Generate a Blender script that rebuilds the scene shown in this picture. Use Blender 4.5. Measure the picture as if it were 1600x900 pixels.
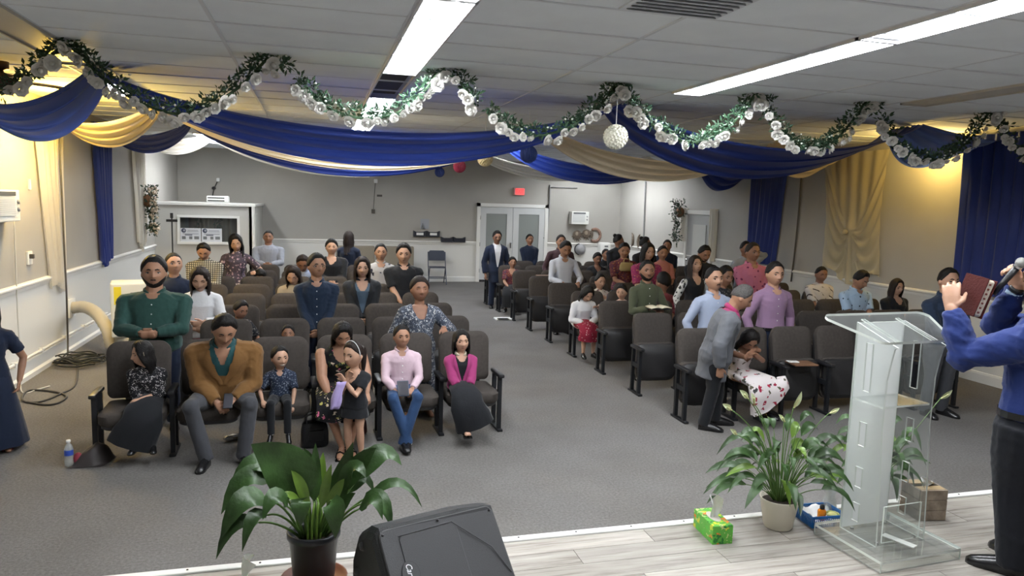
import bpy, bmesh, math, random
import numpy as np
from mathutils import Vector, Matrix, noise as mnoise
for o in list(bpy.data.objects): bpy.data.objects.remove(o, do_unlink=True)
SC = bpy.context.scene
COL = SC.collection
rnd = random.Random(7)
PI = math.pi
R = math.radians

# ---------------------------------------------------------------- camera, world, exposure
YAW, PITCH, ROLL, FPX, CAMZ = R(15.457), R(6.711), R(1.69), 1125.9, 2.1
_f = np.array([math.sin(YAW)*math.cos(PITCH), math.cos(YAW)*math.cos(PITCH), -math.sin(PITCH)])
_r = np.cross(_f, [0, 0, 1.0]); _r /= np.linalg.norm(_r); _u = np.cross(_r, _f)
_c, _s = math.cos(ROLL), math.sin(ROLL)
_r, _u = _c*_r + _s*_u, -_s*_r + _c*_u
cd = bpy.data.cameras.new('camera'); cam = bpy.data.objects.new('camera', cd); COL.objects.link(cam)
cd.sensor_width = 36.0; cd.lens = 36.0*FPX/1600.0; cd.clip_start = .05; cd.clip_end = 100
cam.matrix_world = Matrix(((_r[0], _u[0], -_f[0], 0), (_r[1], _u[1], -_f[1], 0), (_r[2], _u[2], -_f[2], CAMZ), (0, 0, 0, 1)))
SC.camera = cam
W = bpy.data.worlds.new('world'); SC.world = W; W.use_nodes = True
W.node_tree.nodes['Background'].inputs[0].default_value = (.8, .85, 1, 1)
W.node_tree.nodes['Background'].inputs[1].default_value = .02
SC.view_settings.view_transform = 'Standard'; SC.view_settings.look = 'None'
SC.view_settings.exposure = 0.0; SC.view_settings.gamma = 1.0
SC.view_settings.use_curve_mapping = False
TUBE_POWER = 175.
WARM_POWER = 420.0           # warm lamps above the yellow cloth
SC.cycles.use_denoising = True
SC.cycles.max_bounces = 8; SC.cycles.diffuse_bounces = 4; SC.cycles.transparent_max_bounces = 16
SC.cycles.sample_clamp_indirect = 6

def ray(x, y): return _f + (x-800)/FPX*_r - (y-450)/FPX*_u
def atY(x, y, Y):
    d = ray(x, y); t = Y/d[1]; return Vector((d[0]*t, Y, CAMZ+d[2]*t))
def atX(x, y, X):
    d = ray(x, y); t = X/d[0]; return Vector((X, d[1]*t, CAMZ+d[2]*t))
def atZ(x, y, z=0.0):
    d = ray(x, y); t = (z-CAMZ)/d[2]; return Vector((d[0]*t, d[1]*t, z))

# ---------------------------------------------------------------- materials
MATS = {}
def _new(name):
    m = bpy.data.materials.new(name); m.use_nodes = True
    nt = m.node_tree; b = nt.nodes['Principled BSDF']
    return m, nt, b
def mat(name, col, rough=.6, metal=0., bump=0., bscale=80., var=0., vscale=6., alpha=1., trans=0., emit=None, estr=0., spec=.5, sheen=0., sss=0.):
    if name in MATS: return MATS[name]
    m, nt, b = _new(name)
    b.inputs['Base Color'].default_value = (*col, 1); b.inputs['Roughness'].default_value = rough
    b.inputs['Metallic'].default_value = metal; b.inputs['Alpha'].default_value = alpha
    b.inputs['Transmission Weight'].default_value = trans
    b.inputs['Specular IOR Level'].default_value = spec
    if sheen: b.inputs['Sheen Weight'].default_value = sheen
    if sss:
        b.inputs['Subsurface Weight'].default_value = sss; b.inputs['Subsurface Radius'].default_value = (.01, .004, .002)
    if emit: b.inputs['Emission Color'].default_value = (*emit, 1); b.inputs['Emission Strength'].default_value = estr
    tc = nt.nodes.new('ShaderNodeTexCoord')
    if var:
        n = nt.nodes.new('ShaderNodeTexNoise'); n.inputs['Scale'].default_value = vscale; n.inputs['Detail'].default_value = 5
        r = nt.nodes.new('ShaderNodeValToRGB')
        r.color_ramp.elements[0].position = .3; r.color_ramp.elements[1].position = .7
        r.color_ramp.elements[0].color = (*[c*(1-var) for c in col], 1); r.color_ramp.elements[1].color = (*[min(1, c*(1+var)) for c in col], 1)
        nt.links.new(tc.outputs['Object'], n.inputs['Vector']); nt.links.new(n.outputs['Fac'], r.inputs['Fac'])
        nt.links.new(r.outputs['Color'], b.inputs['Base Color'])
    if bump:
        n = nt.nodes.new('ShaderNodeTexNoise'); n.inputs['Scale'].default_value = bscale; n.inputs['Detail'].default_value = 4
        bm_ = nt.nodes.new('ShaderNodeBump'); bm_.inputs['Strength'].default_value = bump; bm_.inputs['Distance'].default_value = .02
        nt.links.new(tc.outputs['Object'], n.inputs['Vector']); nt.links.new(n.outputs['Fac'], bm_.inputs['Height'])
        nt.links.new(bm_.outputs['Normal'], b.inputs['Normal'])
    MATS[name] = m
    return m
def cloth(name, col, rough=.85, fold=.35):
    return mat(name, col, rough, bump=fold, bscale=9., spec=.25, sheen=.1)
def pattern(name, base, spots, scale=30., thr=.35, kind='voronoi', rough=.85, detail=None):
    """printed cloth: base colour with spots (list of colours) in cells"""
    if name in MATS: return MATS[name]
    m, nt, b = _new(name); b.inputs['Roughness'].default_value = rough; b.inputs['Specular IOR Level'].default_value = .25
    L = nt.links.new
    tc = nt.nodes.new('ShaderNodeTexCoord')
    if kind == 'check':
        sep = nt.nodes.new('ShaderNodeSeparateXYZ'); L(tc.outputs['Object'], sep.inputs[0])
        fs = []
        for ax in ('X', 'Z'):
            mu = nt.nodes.new('ShaderNodeMath'); mu.operation = 'MULTIPLY'; mu.inputs[1].default_value = scale; L(sep.outputs[ax], mu.inputs[0])
            fr = nt.nodes.new('ShaderNodeMath'); fr.operation = 'FRACT'; L(mu.outputs[0], fr.inputs[0])
            gt = nt.nodes.new('ShaderNodeMath'); gt.operation = 'GREATER_THAN'; gt.inputs[1].default_value = thr; L(fr.outputs[0], gt.inputs[0]); fs.append(gt)
        ad = nt.nodes.new('ShaderNodeMath'); ad.operation = 'MULTIPLY'; L(fs[0].outputs[0], ad.inputs[0]); L(fs[1].outputs[0], ad.inputs[1])
        fac = ad.outputs[0]; colout = None
    elif kind == 'stripe':
        w = nt.nodes.new('ShaderNodeTexWave'); w.inputs['Scale'].default_value = scale; w.inputs['Distortion'].default_value = 1.5; w.bands_direction = 'DIAGONAL'
        L(tc.outputs['Object'], w.inputs['Vector'])
        gt = nt.nodes.new('ShaderNodeMath'); gt.operation = 'GREATER_THAN'; gt.inputs[1].default_value = thr; L(w.outputs['Fac'], gt.inputs[0])
        v2 = nt.nodes.new('ShaderNodeTexNoise'); v2.inputs['Scale'].default_value = 14; L(tc.outputs['Object'], v2.inputs['Vector'])
        g2 = nt.nodes.new('ShaderNodeMath'); g2.operation = 'GREATER_THAN'; g2.inputs[1].default_value = .5; L(v2.outputs['Fac'], g2.inputs[0])
        ml = nt.nodes.new('ShaderNodeMath'); ml.operation = 'MULTIPLY'; L(gt.outputs[0], ml.inputs[0]); L(g2.outputs[0], ml.inputs[1])
        fac = ml.outputs[0]
    else:
        v = nt.nodes.new('ShaderNodeTexVoronoi'); v.inputs['Scale'].default_value = scale; v.inputs['Randomness'].default_value = 1
        nz = nt.nodes.new('ShaderNodeTexNoise'); nz.inputs['Scale'].default_value = scale*1.6; L(tc.outputs['Object'], nz.inputs['Vector'])
        mx = nt.nodes.new('ShaderNodeMixRGB'); mx.inputs[0].default_value = .06 if kind == 'voronoi' else .02
        L(tc.outputs['Object'], mx.inputs[1]); L(nz.outputs['Color'], mx.inputs[2]); L(mx.outputs[0], v.inputs['Vector'])
        lt = nt.nodes.new('ShaderNodeMath'); lt.operation = 'LESS_THAN'; lt.inputs[1].default_value = thr; L(v.outputs['Distance'], lt.inputs[0])
        fac = lt.outputs[0]
        sp = nt.nodes.new('ShaderNodeSeparateXYZ'); L(v.outputs['Color'], sp.inputs[0])
        rp = nt.nodes.new('ShaderNodeValToRGB'); rp.color_ramp.interpolation = 'CONSTANT'
        els = rp.color_ramp.elements
        while len(els) < len(spots): els.new(.5)
        for i, c in enumerate(spots): els[i].position = i/len(spots); els[i].color = (*c, 1)
        if len(spots) == 1: els[1].color = (*spots[0], 1)
        L(sp.outputs['X'], rp.inputs['Fac'])
    mix = nt.nodes.new('ShaderNodeMixRGB'); L(fac, mix.inputs[0]); mix.inputs[1].default_value = (*base, 1)
    if kind in ('check', 'stripe'): mix.inputs[2].default_value = (*spots[0], 1)
    else: L(rp.outputs['Color'], mix.inputs[2])
    L(mix.outputs[0], b.inputs['Base Color'])
    n2 = nt.nodes.new('ShaderNodeTexNoise'); n2.inputs['Scale'].default_value = 9; L(tc.outputs['Object'], n2.inputs['Vector'])
    bp = nt.nodes.new('ShaderNodeBump'); bp.inputs['Strength'].default_value = .35; bp.inputs['Distance'].default_value = .02
    L(n2.outputs['Fac'], bp.inputs['Height']); L(bp.outputs['Normal'], b.inputs['Normal'])
    MATS[name] = m
    return m
def drape_mat(name, col, transl=.5, rough=.5, clear=0.):
    """thin cloth that lets light through"""
    m = bpy.data.materials.new(name); m.use_nodes = True; nt = m.node_tree; nt.nodes.clear()
    out = nt.nodes.new('ShaderNodeOutputMaterial'); d = nt.nodes.new('ShaderNodeBsdfPrincipled'); t = nt.nodes.new('ShaderNodeBsdfTranslucent')
    mx = nt.nodes.new('ShaderNodeMixShader'); mx.inputs[0].default_value = transl
    d.inputs['Base Color'].default_value = (*col, 1); d.inputs['Roughness'].default_value = rough; d.inputs['Specular IOR Level'].default_value = .3
    d.inputs['Sheen Weight'].default_value = .15
    t.inputs['Color'].default_value = (*col, 1)
    nt.links.new(d.outputs[0], mx.inputs[1]); nt.links.new(t.outputs[0], mx.inputs[2])
    if clear:
        tr = nt.nodes.new('ShaderNodeBsdfTransparent'); m2 = nt.nodes.new('ShaderNodeMixShader'); m2.inputs[0].default_value = clear
        nt.links.new(mx.outputs[0], m2.inputs[1]); nt.links.new(tr.outputs[0], m2.inputs[2]); nt.links.new(m2.outputs[0], out.inputs[0])
    else: nt.links.new(mx.outputs[0], out.inputs[0])
    MATS[name] = m
    return m

# ---------------------------------------------------------------- mesh helpers
class MB:
    """collects vertices and faces of one mesh"""
    def __init__(s): s.v = []; s.f = []
    def add(s, v, f):
        o = len(s.v); s.v.extend([tuple(map(float, p)) for p in v]); s.f.extend([tuple(i+o for i in q) for q in f]); return s
    def box(s, c, d, rz=0., rx=0., ry=0., bev=0.):
        hx, hy, hz = d[0]/2, d[1]/2, d[2]/2
        M = Matrix.Translation(c) @ Matrix.Rotation(rz, 4, 'Z') @ Matrix.Rotation(ry, 4, 'Y') @ Matrix.Rotation(rx, 4, 'X')
        if bev <= 0:
            v = [M @ Vector((x*hx, y*hy, z*hz)) for x in (-1, 1) for y in (-1, 1) for z in (-1, 1)]
            return s.add(v, [(0, 1, 3, 2), (4, 6, 7, 5), (0, 4, 5, 1), (2, 3, 7, 6), (0, 2, 6, 4), (1, 5, 7, 3)])
        bm = bmesh.new(); bmesh.ops.create_cube(bm, size=1)
        for p in bm.verts: p.co = Vector((p.co.x*d[0], p.co.y*d[1], p.co.z*d[2]))
        bmesh.ops.bevel(bm, geom=bm.edges[:], offset=bev, segments=2, affect='EDGES', profile=.5)
        bm.verts.index_update()
        s.add([M @ p.co for p in bm.verts], [[q.index for q in f.verts] for f in bm.faces]); bm.free(); return s
    def rings(s, rs, capa=True, capb=True, close=True):
        """loft over rings (lists of equal length)"""
        n = len(rs[0]); o = len(s.v)
        for r_ in rs: s.v.extend([tuple(map(float, p)) for p in r_])
        for i in range(len(rs)-1):
            for j in range(n if close else n-1):
                k = (j+1) % n
                s.f.append((o+i*n+j, o+i*n+k, o+(i+1)*n+k, o+(i+1)*n+j))
        if capa: s.f.append(tuple(o+j for j in reversed(range(n))))
        if capb: s.f.append(tuple(o+(len(rs)-1)*n+j for j in range(n)))
        return s
    def tube(s, pts, rad, n=8, flat=None, up=(0, 0, 1), round_=False, ref=None):
        """tube along points; rad a number or a list; flat scales the second axis"""
        P = [np.array(p, float) for p in pts]
        if not hasattr(rad, '__len__'): rad = [rad]*len(P)
        rad = list(rad)
        if round_:
            d0 = P[0]-P[1]; d0 /= max(1e-9, np.linalg.norm(d0)); d1 = P[-1]-P[-2]; d1 /= max(1e-9, np.linalg.norm(d1))
            r0, r1 = rad[0], rad[-1]
            P = [P[0]+d0*r0*.98, P[0]+d0*r0*.7] + P + [P[-1]+d1*r1*.7, P[-1]+d1*r1*.98]
            rad = [r0*.2, r0*.72] + rad + [r1*.72, r1*.2]
        rs = []; prev = None
        for i, p in enumerate(P):
            t = P[min(i+1, len(P)-1)]-P[max(i-1, 0)]; t = t/max(1e-9, np.linalg.norm(t))
            a = np.array(ref if ref is not None else up, float) if prev is None else prev
            a = a - t*(a@t)
            if np.linalg.norm(a) < 1e-3:
                a = np.array((1., 0, 0)); a = a-t*(a@t)
                if np.linalg.norm(a) < 1e-3: a = np.array((0, 1., 0))
            a /= np.linalg.norm(a); b = np.cross(t, a); prev = a
            fl_ = 1. if flat is None else flat
            rs.append([p + rad[i]*(math.cos(2*PI*k/n)*a + fl_*math.sin(2*PI*k/n)*b) for k in range(n)])
        return s.rings(rs)
    def ell(s, c, r, n=12, m=8, M=None):
        c = np.array(c, float)
        rs = []
        for i in range(m+1):
            ph = PI*(i/m); ph = min(max(ph, .06), PI-.06)
            row = []
            for k in range(n):
                p = np.array((r[0]*math.sin(ph)*math.cos(2*PI*k/n), r[1]*math.sin(ph)*math.sin(2*PI*k/n), -r[2]*math.cos(ph)))
                if M is not None: p = M @ p
                row.append(c+p)
            rs.append(row)
        return s.rings(rs)
    def lathe(s, c, prof, n=16, capa=True, capb=True):
        return s.rings([[(c[0]+r_*math.cos(2*PI*k/n), c[1]+r_*math.sin(2*PI*k/n), c[2]+z) for k in range(n)] for r_, z in prof], capa, capb)
    def mesh(s, name, smooth=False):
        me = bpy.data.meshes.new(name); me.from_pydata(s.v, [], s.f); me.update()
        if smooth: me.polygons.foreach_set('use_smooth', [True]*len(me.polygons))
        return me
    def build(s, name, m=None, parent=None, smooth=False, kind=None, label=None, loc=None):
        return put(s.mesh(name, smooth), name, m, parent, kind, label, loc)
def put(me, name, m=None, parent=None, kind=None, label=None, loc=None):
    o = bpy.data.objects.new(name, me); COL.objects.link(o)
    if m is not None and not me.materials: me.materials.append(m)
    if parent is not None: o.parent = parent
    if kind: o['kind'] = kind
    if label: o['label'] = label
    if loc is not None: o.location = loc
    return o
def thing(name, label, cat, loc=(0, 0, 0), rz=0., group=None):
    o = bpy.data.objects.new(name, None); COL.objects.link(o); o.location = loc; o.rotation_euler = (0, 0, rz)
    o.empty_display_size = .1
    o['label'] = label; o['category'] = cat
    if group: o['group'] = group
    return o
def tag(o, label, cat, group=None):
    o['label'] = label; o['category'] = cat
    if group: o['group'] = group
    return o
def copy_tree(o, loc, rz=None, label=None):
    c = o.copy(); COL.objects.link(c); c.location = loc
    if rz is not None: c.rotation_euler = (0, 0, rz)
    if label: c['label'] = label
    for ch in o.children:
        d = ch.copy(); COL.objects.link(d); d.parent = c
        for g in ch.children:
            e = g.copy(); COL.objects.link(e); e.parent = d
    return c
def bez(p0, p1, p2, n):
    p0, p1, p2 = map(lambda q: np.array(q, float), (p0, p1, p2))
    return [(1-t)**2*p0+2*t*(1-t)*p1+t*t*p2 for t in np.linspace(0, 1, n)]
def catmull(pts, k=6):
    P = [np.array(p, float) for p in pts]; P = [2*P[0]-P[1]] + P + [2*P[-1]-P[-2]]
    out = []
    for i in range(1, len(P)-2):
        for j in range(k):
            t = j/k
            out.append(.5*((2*P[i])+(-P[i-1]+P[i+1])*t+(2*P[i-1]-5*P[i]+4*P[i+1]-P[i+2])*t*t+(-P[i-1]+3*P[i]-3*P[i+1]+P[i+2])*t**3))
    out.append(P[-2]); return out

# ---------------------------------------------------------------- the room
XL, XR, YB, YF, ZC = -3.1, 8.2, 18.63, -2.6, 3.19
STZ, STY = .30, 3.57                     # stage height and its front edge
RAIL = 1.03
M_upper = mat('wall_paint', (.36, .345, .315), .75, bump=.04, bscale=60, var=.03, vscale=2)
M_lower = mat('wainscot_paint', (.66, .65, .62), .6, bump=.03, bscale=40)
M_trim = mat('white_trim', (.74, .73, .70), .45)
M_tile = mat('ceiling_tile', (.87, .92, .98), .9, bump=.25, bscale=220, var=.03, vscale=3)
M_grid = mat('ceiling_grid', (.72, .75, .80), .6)
M_black = mat('black_plastic', (.012, .012, .014), .4)
M_blackmetal = mat('black_metal', (.012, .013, .016), .45, metal=.2)
M_white = mat('white_plastic', (.78, .78, .76), .4)
M_chrome = mat('chrome', (.7, .7, .72), .2, metal=1)
# carpet
def carpet_mat():
    m, nt, b = _new('carpet'); L = nt.links.new
    b.inputs['Roughness'].default_value = .95; b.inputs['Specular IOR Level'].default_value = .1
    tc = nt.nodes.new('ShaderNodeTexCoord')
    n1 = nt.nodes.new('ShaderNodeTexNoise'); n1.inputs['Scale'].default_value = 55; n1.inputs['Detail'].default_value = 6; n1.inputs['Roughness'].default_value = .7
    n2 = nt.nodes.new('ShaderNodeTexNoise'); n2.inputs['Scale'].default_value = 1.3; n2.inputs['Detail'].default_value = 4
    for n in (n1, n2): L(tc.outputs['Object'], n.inputs['Vector'])
    r1 = nt.nodes.new('ShaderNodeValToRGB'); r1.color_ramp.elements[0].position = .32; r1.color_ramp.elements[1].position = .7
    r1.color_ramp.elements[0].color = (.125, .118, .112, 1); r1.color_ramp.elements[1].color = (.215, .207, .20, 1)
    r2 = nt.nodes.new('ShaderNodeValToRGB'); r2.color_ramp.elements[0].position = .35; r2.color_ramp.elements[1].position = .65
    r2.color_ramp.elements[0].color = (.86, .85, .84, 1); r2.color_ramp.elements[1].color = (1, 1, 1, 1)
    mx = nt.nodes.new('ShaderNodeMixRGB'); mx.blend_type = 'MULTIPLY'; mx.inputs[0].default_value = 1
    L(n1.outputs['Fac'], r1.inputs['Fac']); L(n2.outputs['Fac'], r2.inputs['Fac']); L(r1.outputs[0], mx.inputs[1]); L(r2.outputs[0], mx.inputs[2]); L(mx.outputs[0], b.inputs['Base Color'])
    bp = nt.nodes.new('ShaderNodeBump'); bp.inputs['Strength'].default_value = .5; bp.inputs['Distance'].default_value = .01
    L(n1.outputs['Fac'], bp.inputs['Height']); L(bp.outputs['Normal'], b.inputs['Normal'])
    return m
M_carpet = carpet_mat()
MB().box(((XL+XR)/2, (YB+YF)/2, -.05), (XR-XL+.3, YB-YF+.3, .1)).build('floor', M_carpet, kind='structure')
def wall(name, a, b, nrm):
    """wall from a to b with lower white and upper grey paint, as two boxes in depth"""
    ax, ay = a; bx, by = b; L_ = math.hypot(bx-ax, by-ay); rz = math.atan2(by-ay, bx-ax); cx, cy = (ax+bx)/2, (ay+by)/2
    w = MB().box((cx-nrm[0]*.06, cy-nrm[1]*.06, (RAIL+ZC+.1)/2), (L_+.24, .12, ZC+.1-RAIL), rz).build(name, M_upper, kind='structure')
    MB().box((cx-nrm[0]*.06, cy-nrm[1]*.06, RAIL/2), (L_+.24, .12, RAIL), rz).build('wainscot', M_lower, w)
    return w
wall_left = wall('wall_left', (XL, YF), (XL, YB), (1, 0))
wall_right = wall('wall_right', (XR, YF), (XR, YB), (-1, 0))
wall_back = wall('wall_back', (XL, YB), (XR, YB), (0, -1))
wall_front = wall('wall_front', (XL, YF), (XR, YF), (0, 1))
# chair rails and baseboards
def trim(name, a, b, nrm, prof):
    mb = MB(); ax, ay = a; bx, by = b
    rs = []
    for (x, y) in (a, b): rs.append([(x+nrm[0]*d, y+nrm[1]*d, z) for d, z in prof])
    mb.rings(rs); o = mb.build(name, M_trim, kind='structure'); return o
railp = [(0, RAIL-.05), (.018, RAIL-.045), (.022, RAIL-.012), (.04, RAIL+.002), (.042, RAIL+.02), (.03, RAIL+.034), (0, RAIL+.04)]
basep = [(0, 0), (.02, 0), (.02, .11), (.012, .135), (0, .14)]
trim('trim_1', (XL, YF), (XL, YB), (1, 0), railp); trim('trim_2', (XR, YF), (XR, YB), (-1, 0), railp)
trim('trim_3', (XL, YB), (4.16, YB), (0, -1), railp); trim('trim_4', (6.07, YB), (XR, YB), (0, -1), railp)
trim('baseboard_left', (XL, YF), (XL, YB), (1, 0), [(0, 0), (.05, 0), (.05, .05), (.022, .07), (.022, .19), (0, .2)])
trim('baseboard_right', (XR, YF), (XR, YB), (-1, 0), basep)
trim('baseboard_back', (XL, YB), (4.16, YB), (0, -1), basep)
# a conduit low on the left wall
mb = MB(); mb.tube([(XL+.03, 8.2, .24), (XL+.03, 12.2, .24)], .017, 8)
o = mb.build('wall_conduit', M_trim); tag(o, 'white conduit running just above the left baseboard', 'conduit')
for y in (8.6, 9.4, 10.2, 11.0): MB().box((XL+.028, y, .24), (.05, .03, .05)).build('clamp', M_white, o)

# ceiling: slab with a grid of separate panels
ceil = MB().box(((XL+XR)/2, (YB+YF)/2, ZC+.06), (XR-XL+.3, YB-YF+.3, .06)).build('ceiling', mat('ceiling_slab', (.05, .05, .05), .9), kind='structure')
FIXT_X = [-1.95, .71, 3.42, 5.72]
tile_me = {}
def tile_mesh(w, d):
    k = (round(w, 3), round(d, 3))
    if k not in tile_me:
        b = MB().box((0, 0, 0), (w-.022, d-.022, .016))
        tile_me[k] = b.mesh('ceiling_tile'); tile_me[k].materials.append(M_tile)
    return tile_me[k]
FW = .31
xs = [XL]
for fx in FIXT_X: xs += [fx-FW/2, fx+FW/2]
xs.append(XR)
cols = []
for i in range(len(xs)-1):
    a, b = xs[i], xs[i+1]
    if i % 2 == 1: continue          # the light rows
    n = max(1, round((b-a)/1.2))
    for j in range(n): cols.append((a+(b-a)*j/n, a+(b-a)*(j+1)/n))
TD = .61
ys = np.arange(1.45, YB, TD)
grid = MB()
for (a, b) in cols:
    for y in ys:
        y2 = min(y+TD, YB)
        if y2-y < .1: continue
        o = put(tile_mesh(b-a, y2-y), 'ceiling_tile', None, ceil, loc=((a+b)/2, (y+y2)/2, ZC+.012+rnd.uniform(-.002, .004)))
        o.rotation_euler = (rnd.uniform(-.004, .004), rnd.uniform(-.003, .003), 0)
for x in sorted(set([c[0] for c in cols]+[c[1] for c in cols])): grid.box((x, (1.4+YB)/2, ZC+.006), (.024, YB-1.4, .012))
for y in ys: grid.box(((XL+XR)/2, y, ZC+.0055), (XR-XL, .02, .011))
grid.box(((XL+XR)/2, (YF+1.4)/2, ZC+.012), (XR-XL, 1.4-YF, .02))
g = grid.build('grid', M_grid, ceil); g['kind'] = 'stuff'

# ---------------------------------------------------------------- ceiling lights in rows along the room
M_tube = mat('lit_tube', (1, 1, 1), .4, emit=(.93, .97, 1.), estr=TUBE_POWER)
M_dead = mat('unlit_tube', (.55, .56, .56), .3)
M_refl = mat('white_reflector', (.62, .62, .66), .35)
M_mirror = mat('mirror_reflector', (.8, .8, .8), .08, metal=1)
M_house = mat('cream_housing', (.50, .47, .42), .5)
USED = {}
def fixture(x, y0, y1, state, label, dz=0.):
    USED.setdefault(round(x, 2), []).append((y0, y1))
    L_ = y1-y0
    t = thing('ceiling_light', label, 'ceiling light', (x, (y0+y1)/2, ZC+dz), group='fluorescent fixtures in the ceiling rows')
    h = FW/2
    b = MB()
    b.box((-h+.008, 0, .03), (.016, L_, .10)); b.box((h-.008, 0, .03), (.016, L_, .10))
    b.box((0, -L_/2+.008, .03), (2*h, .016, .10)); b.box((0, L_/2-.008, .03), (2*h, .016, .10))
    b.build('frame', M_refl if state != 'dead' else M_house, t)
    r = MB()
    pr = [(-h+.016, -.0), (-.11, .05), (-.02, .055), (0, .035), (.02, .055), (.11, .05), (h-.016, 0)]
    r.rings([[(px, -L_/2+.016, pz) for px, pz in pr], [(px, L_/2-.016, pz) for px, pz in pr]], False, False, False)
    r.build('reflector', M_mirror if state == 'mirror' else M_refl, t)
    if state == 'lit':
        for sx in (-.065, .065):
            tb = MB().tube([(sx, -L_/2+.04, .022), (sx, L_/2-.04, .022)], .016, 8).build('tube', M_tube, t)
            for e_ in (-1, 1): MB().box((sx, e_*(L_/2-.03), .03), (.03, .03, .05)).build('socket', M_white, tb)
    if state == 'dead':
        MB().box((0, 0, .0), (2*h-.03, L_-.03, .012)).build('cover', M_house, t)
    return t
SEG = 2.44

fixture(FIXT_X[1], 6.42-2*SEG, 6.42-SEG, 'lit', 'lit twin-tube ceiling light straight above the front of the stage')
fixture(FIXT_X[1], 6.42-SEG, 6.42, 'lit', 'bright twin-tube ceiling light running out of the top middle of the view')
fixture(FIXT_X[1], 6.42, 6.42+1.55, 'mirror', 'unlit mirror reflector panel between two lit lights in the middle row')
fixture(FIXT_X[1], 7.97, 7.97+SEG, 'lit', 'lit twin-tube light behind the garland, just past the mirror reflector')
fixture(FIXT_X[1], 10.41, 10.41+SEG, 'lit', 'farther lit twin-tube light in the middle row, above the blue cloth')
fixture(FIXT_X[2], 6.36-2*SEG, 6.36-SEG, 'lit', 'lit light at the top right corner, nearest in the right row')
fixture(FIXT_X[2], 6.36-SEG, 6.36, 'lit', 'long bright light at upper right ending above the garland')
fixture(FIXT_X[2], 11.6, 11.6+SEG, 'lit', 'small far light glowing above the beige cloth near the middle')
fixture(FIXT_X[1], 13.2, 13.2+SEG, 'lit', 'lit light hidden above the blue cloth, last of the middle row')
fixture(FIXT_X[0], 4.9, 7.2, 'dead', 'unlit cream-covered ceiling fixture at the top left corner')
fixture(FIXT_X[0], 8.0, 8.0+1.22, 'lit', 'lit light behind the garland at left, above the yellow swag')
fixture(FIXT_X[0], 14.2, 14.2+SEG, 'lit', 'far lit light at left above the white swag')
fixture(FIXT_X[3], 3.6, 6.0, 'dead', 'unlit cream-covered ceiling fixture at the upper right edge')
fixture(7.05, 15.6, 15.6+SEG, 'lit', 'far lit light mounted under the ceiling by the back right corner', -.085)
fixture(FIXT_X[1], -1.8, -1.8+SEG, 'lit', 'lit ceiling light over the rear of the stage, middle row')
fixture(FIXT_X[2], -1.8, -1.8+SEG, 'lit', 'lit ceiling light over the rear of the stage, right row')
# plain panels in the light rows where there is no light
for fx in FIXT_X:
    for y in ys:
        y2 = min(y+TD, YB)
        for a, b in USED.get(round(fx, 2), []):
            if a-.02 < y < b: y = b
            if y < a < y2: y2 = a
        if y2-y > .06: put(tile_mesh(FW, y2-y), 'filler_panel', None, ceil, loc=(fx, (y+y2)/2, ZC+.012))
t = thing('ceiling_vent', 'grey square vent set in the ceiling at the top edge', 'vent', tuple(atZ(1083, 1, ZC)))
MB().box((0, 0, .0), (.60, .58, .012)).build('frame', M_grid, t)
for k in range(9): MB().box((0, -.24+k*.06, -.008), (.54, .035, .006), rx=R(25)).build('slat', mat('vent_grey', (.22, .23, .25), .6), t)
# warm lamps above the yellow cloth, close to the side walls
M_warm = mat('warm_bulb', (1, .8, .4), .4, emit=(1, .66, .17), estr=WARM_POWER*.62)
M_warm2 = mat('large_warm_bulb', (1, .8, .4), .4, emit=(1, .64, .11), estr=WARM_POWER*2.1)
def warm(loc, label, drop=.12, m=None):
    t = thing('ceiling_lamp', label, 'lamp', loc)
    MB().lathe((0, 0, 0), [(.07, 0), (.075, -.02), (.05, -.035)], 14).build('base', M_white, t)
    MB().tube([(0, 0, -.03), (0, 0, -drop+.06)], .008, 6).build('stem', M_white, t)
    MB().ell((0, 0, -drop), (.07, .07, .075), 14, 8).build('bulb', m or M_warm, t, True)
warm((-2.60, 9.0, ZC), 'warm yellow bulb by the left wall above the yellow swag', .26, M_warm2)
warm((7.80, 7.95, ZC), 'warm yellow bulb by the right wall above the yellow swag', .24)
# ---------------------------------------------------------------- draped cloth: four bands across the room
M_blue = drape_mat('royal_blue_cloth', (.020, .040, .215), .30, .5)
M_yellow = drape_mat('pale_yellow_cloth', (.74, .63, .45), .5, .6)
M_cream = drape_mat('ivory_cloth', (.78, .74, .66), .45, .6)
M_sheer = drape_mat('sheer_cream_cloth', (.74, .66, .46), .45, .6, clear=.22)
def swag(A, B, sag_t, sag_b, wt=.28, pleats=7, nu=36, nv=22, depth=.05, seed=0, skew=0.):
    """cloth hung between A and B, upper edge sagging sag_t and lower edge sag_b"""
    A = np.array(A, float); B = np.array(B, float); V = []; F = []
    r = random.Random(seed); ph = r.uniform(0, 6)
    for i in range(nu+1):
        u = i/nu; g = 4*u*(1-u); g2 = g**.85
        for j in range(nv+1):
            v = j/nv
            base = A+(B-A)*u
            sg = sag_t+(sag_b-sag_t)*v
            z = base[2]-sg*g2-.03*(1-g)*v
            spread = (.25+.75*g)
            y = base[1]+(v-.5)*wt*(.62+.38*g)+depth*(.35+.65*g)*(math.sin(v*pleats*PI*2/2+ph+1.1*math.sin(u*3+ph))+.35*math.sin(v*pleats*PI*2.3+u*4))
            z += .012*math.sin(v*pleats*PI+ph*2+u*2)*(1-.4*g)
            V.append((base[0]+skew*(v-.5)*(1-g), y, min(z, ZC-.005)))
    for i in range(nu):
        for j in range(nv):
            a = i*(nv+1)+j; F.append((a, a+nv+1, a+nv+2, a+1))
    return MB().add(V, F)
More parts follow.
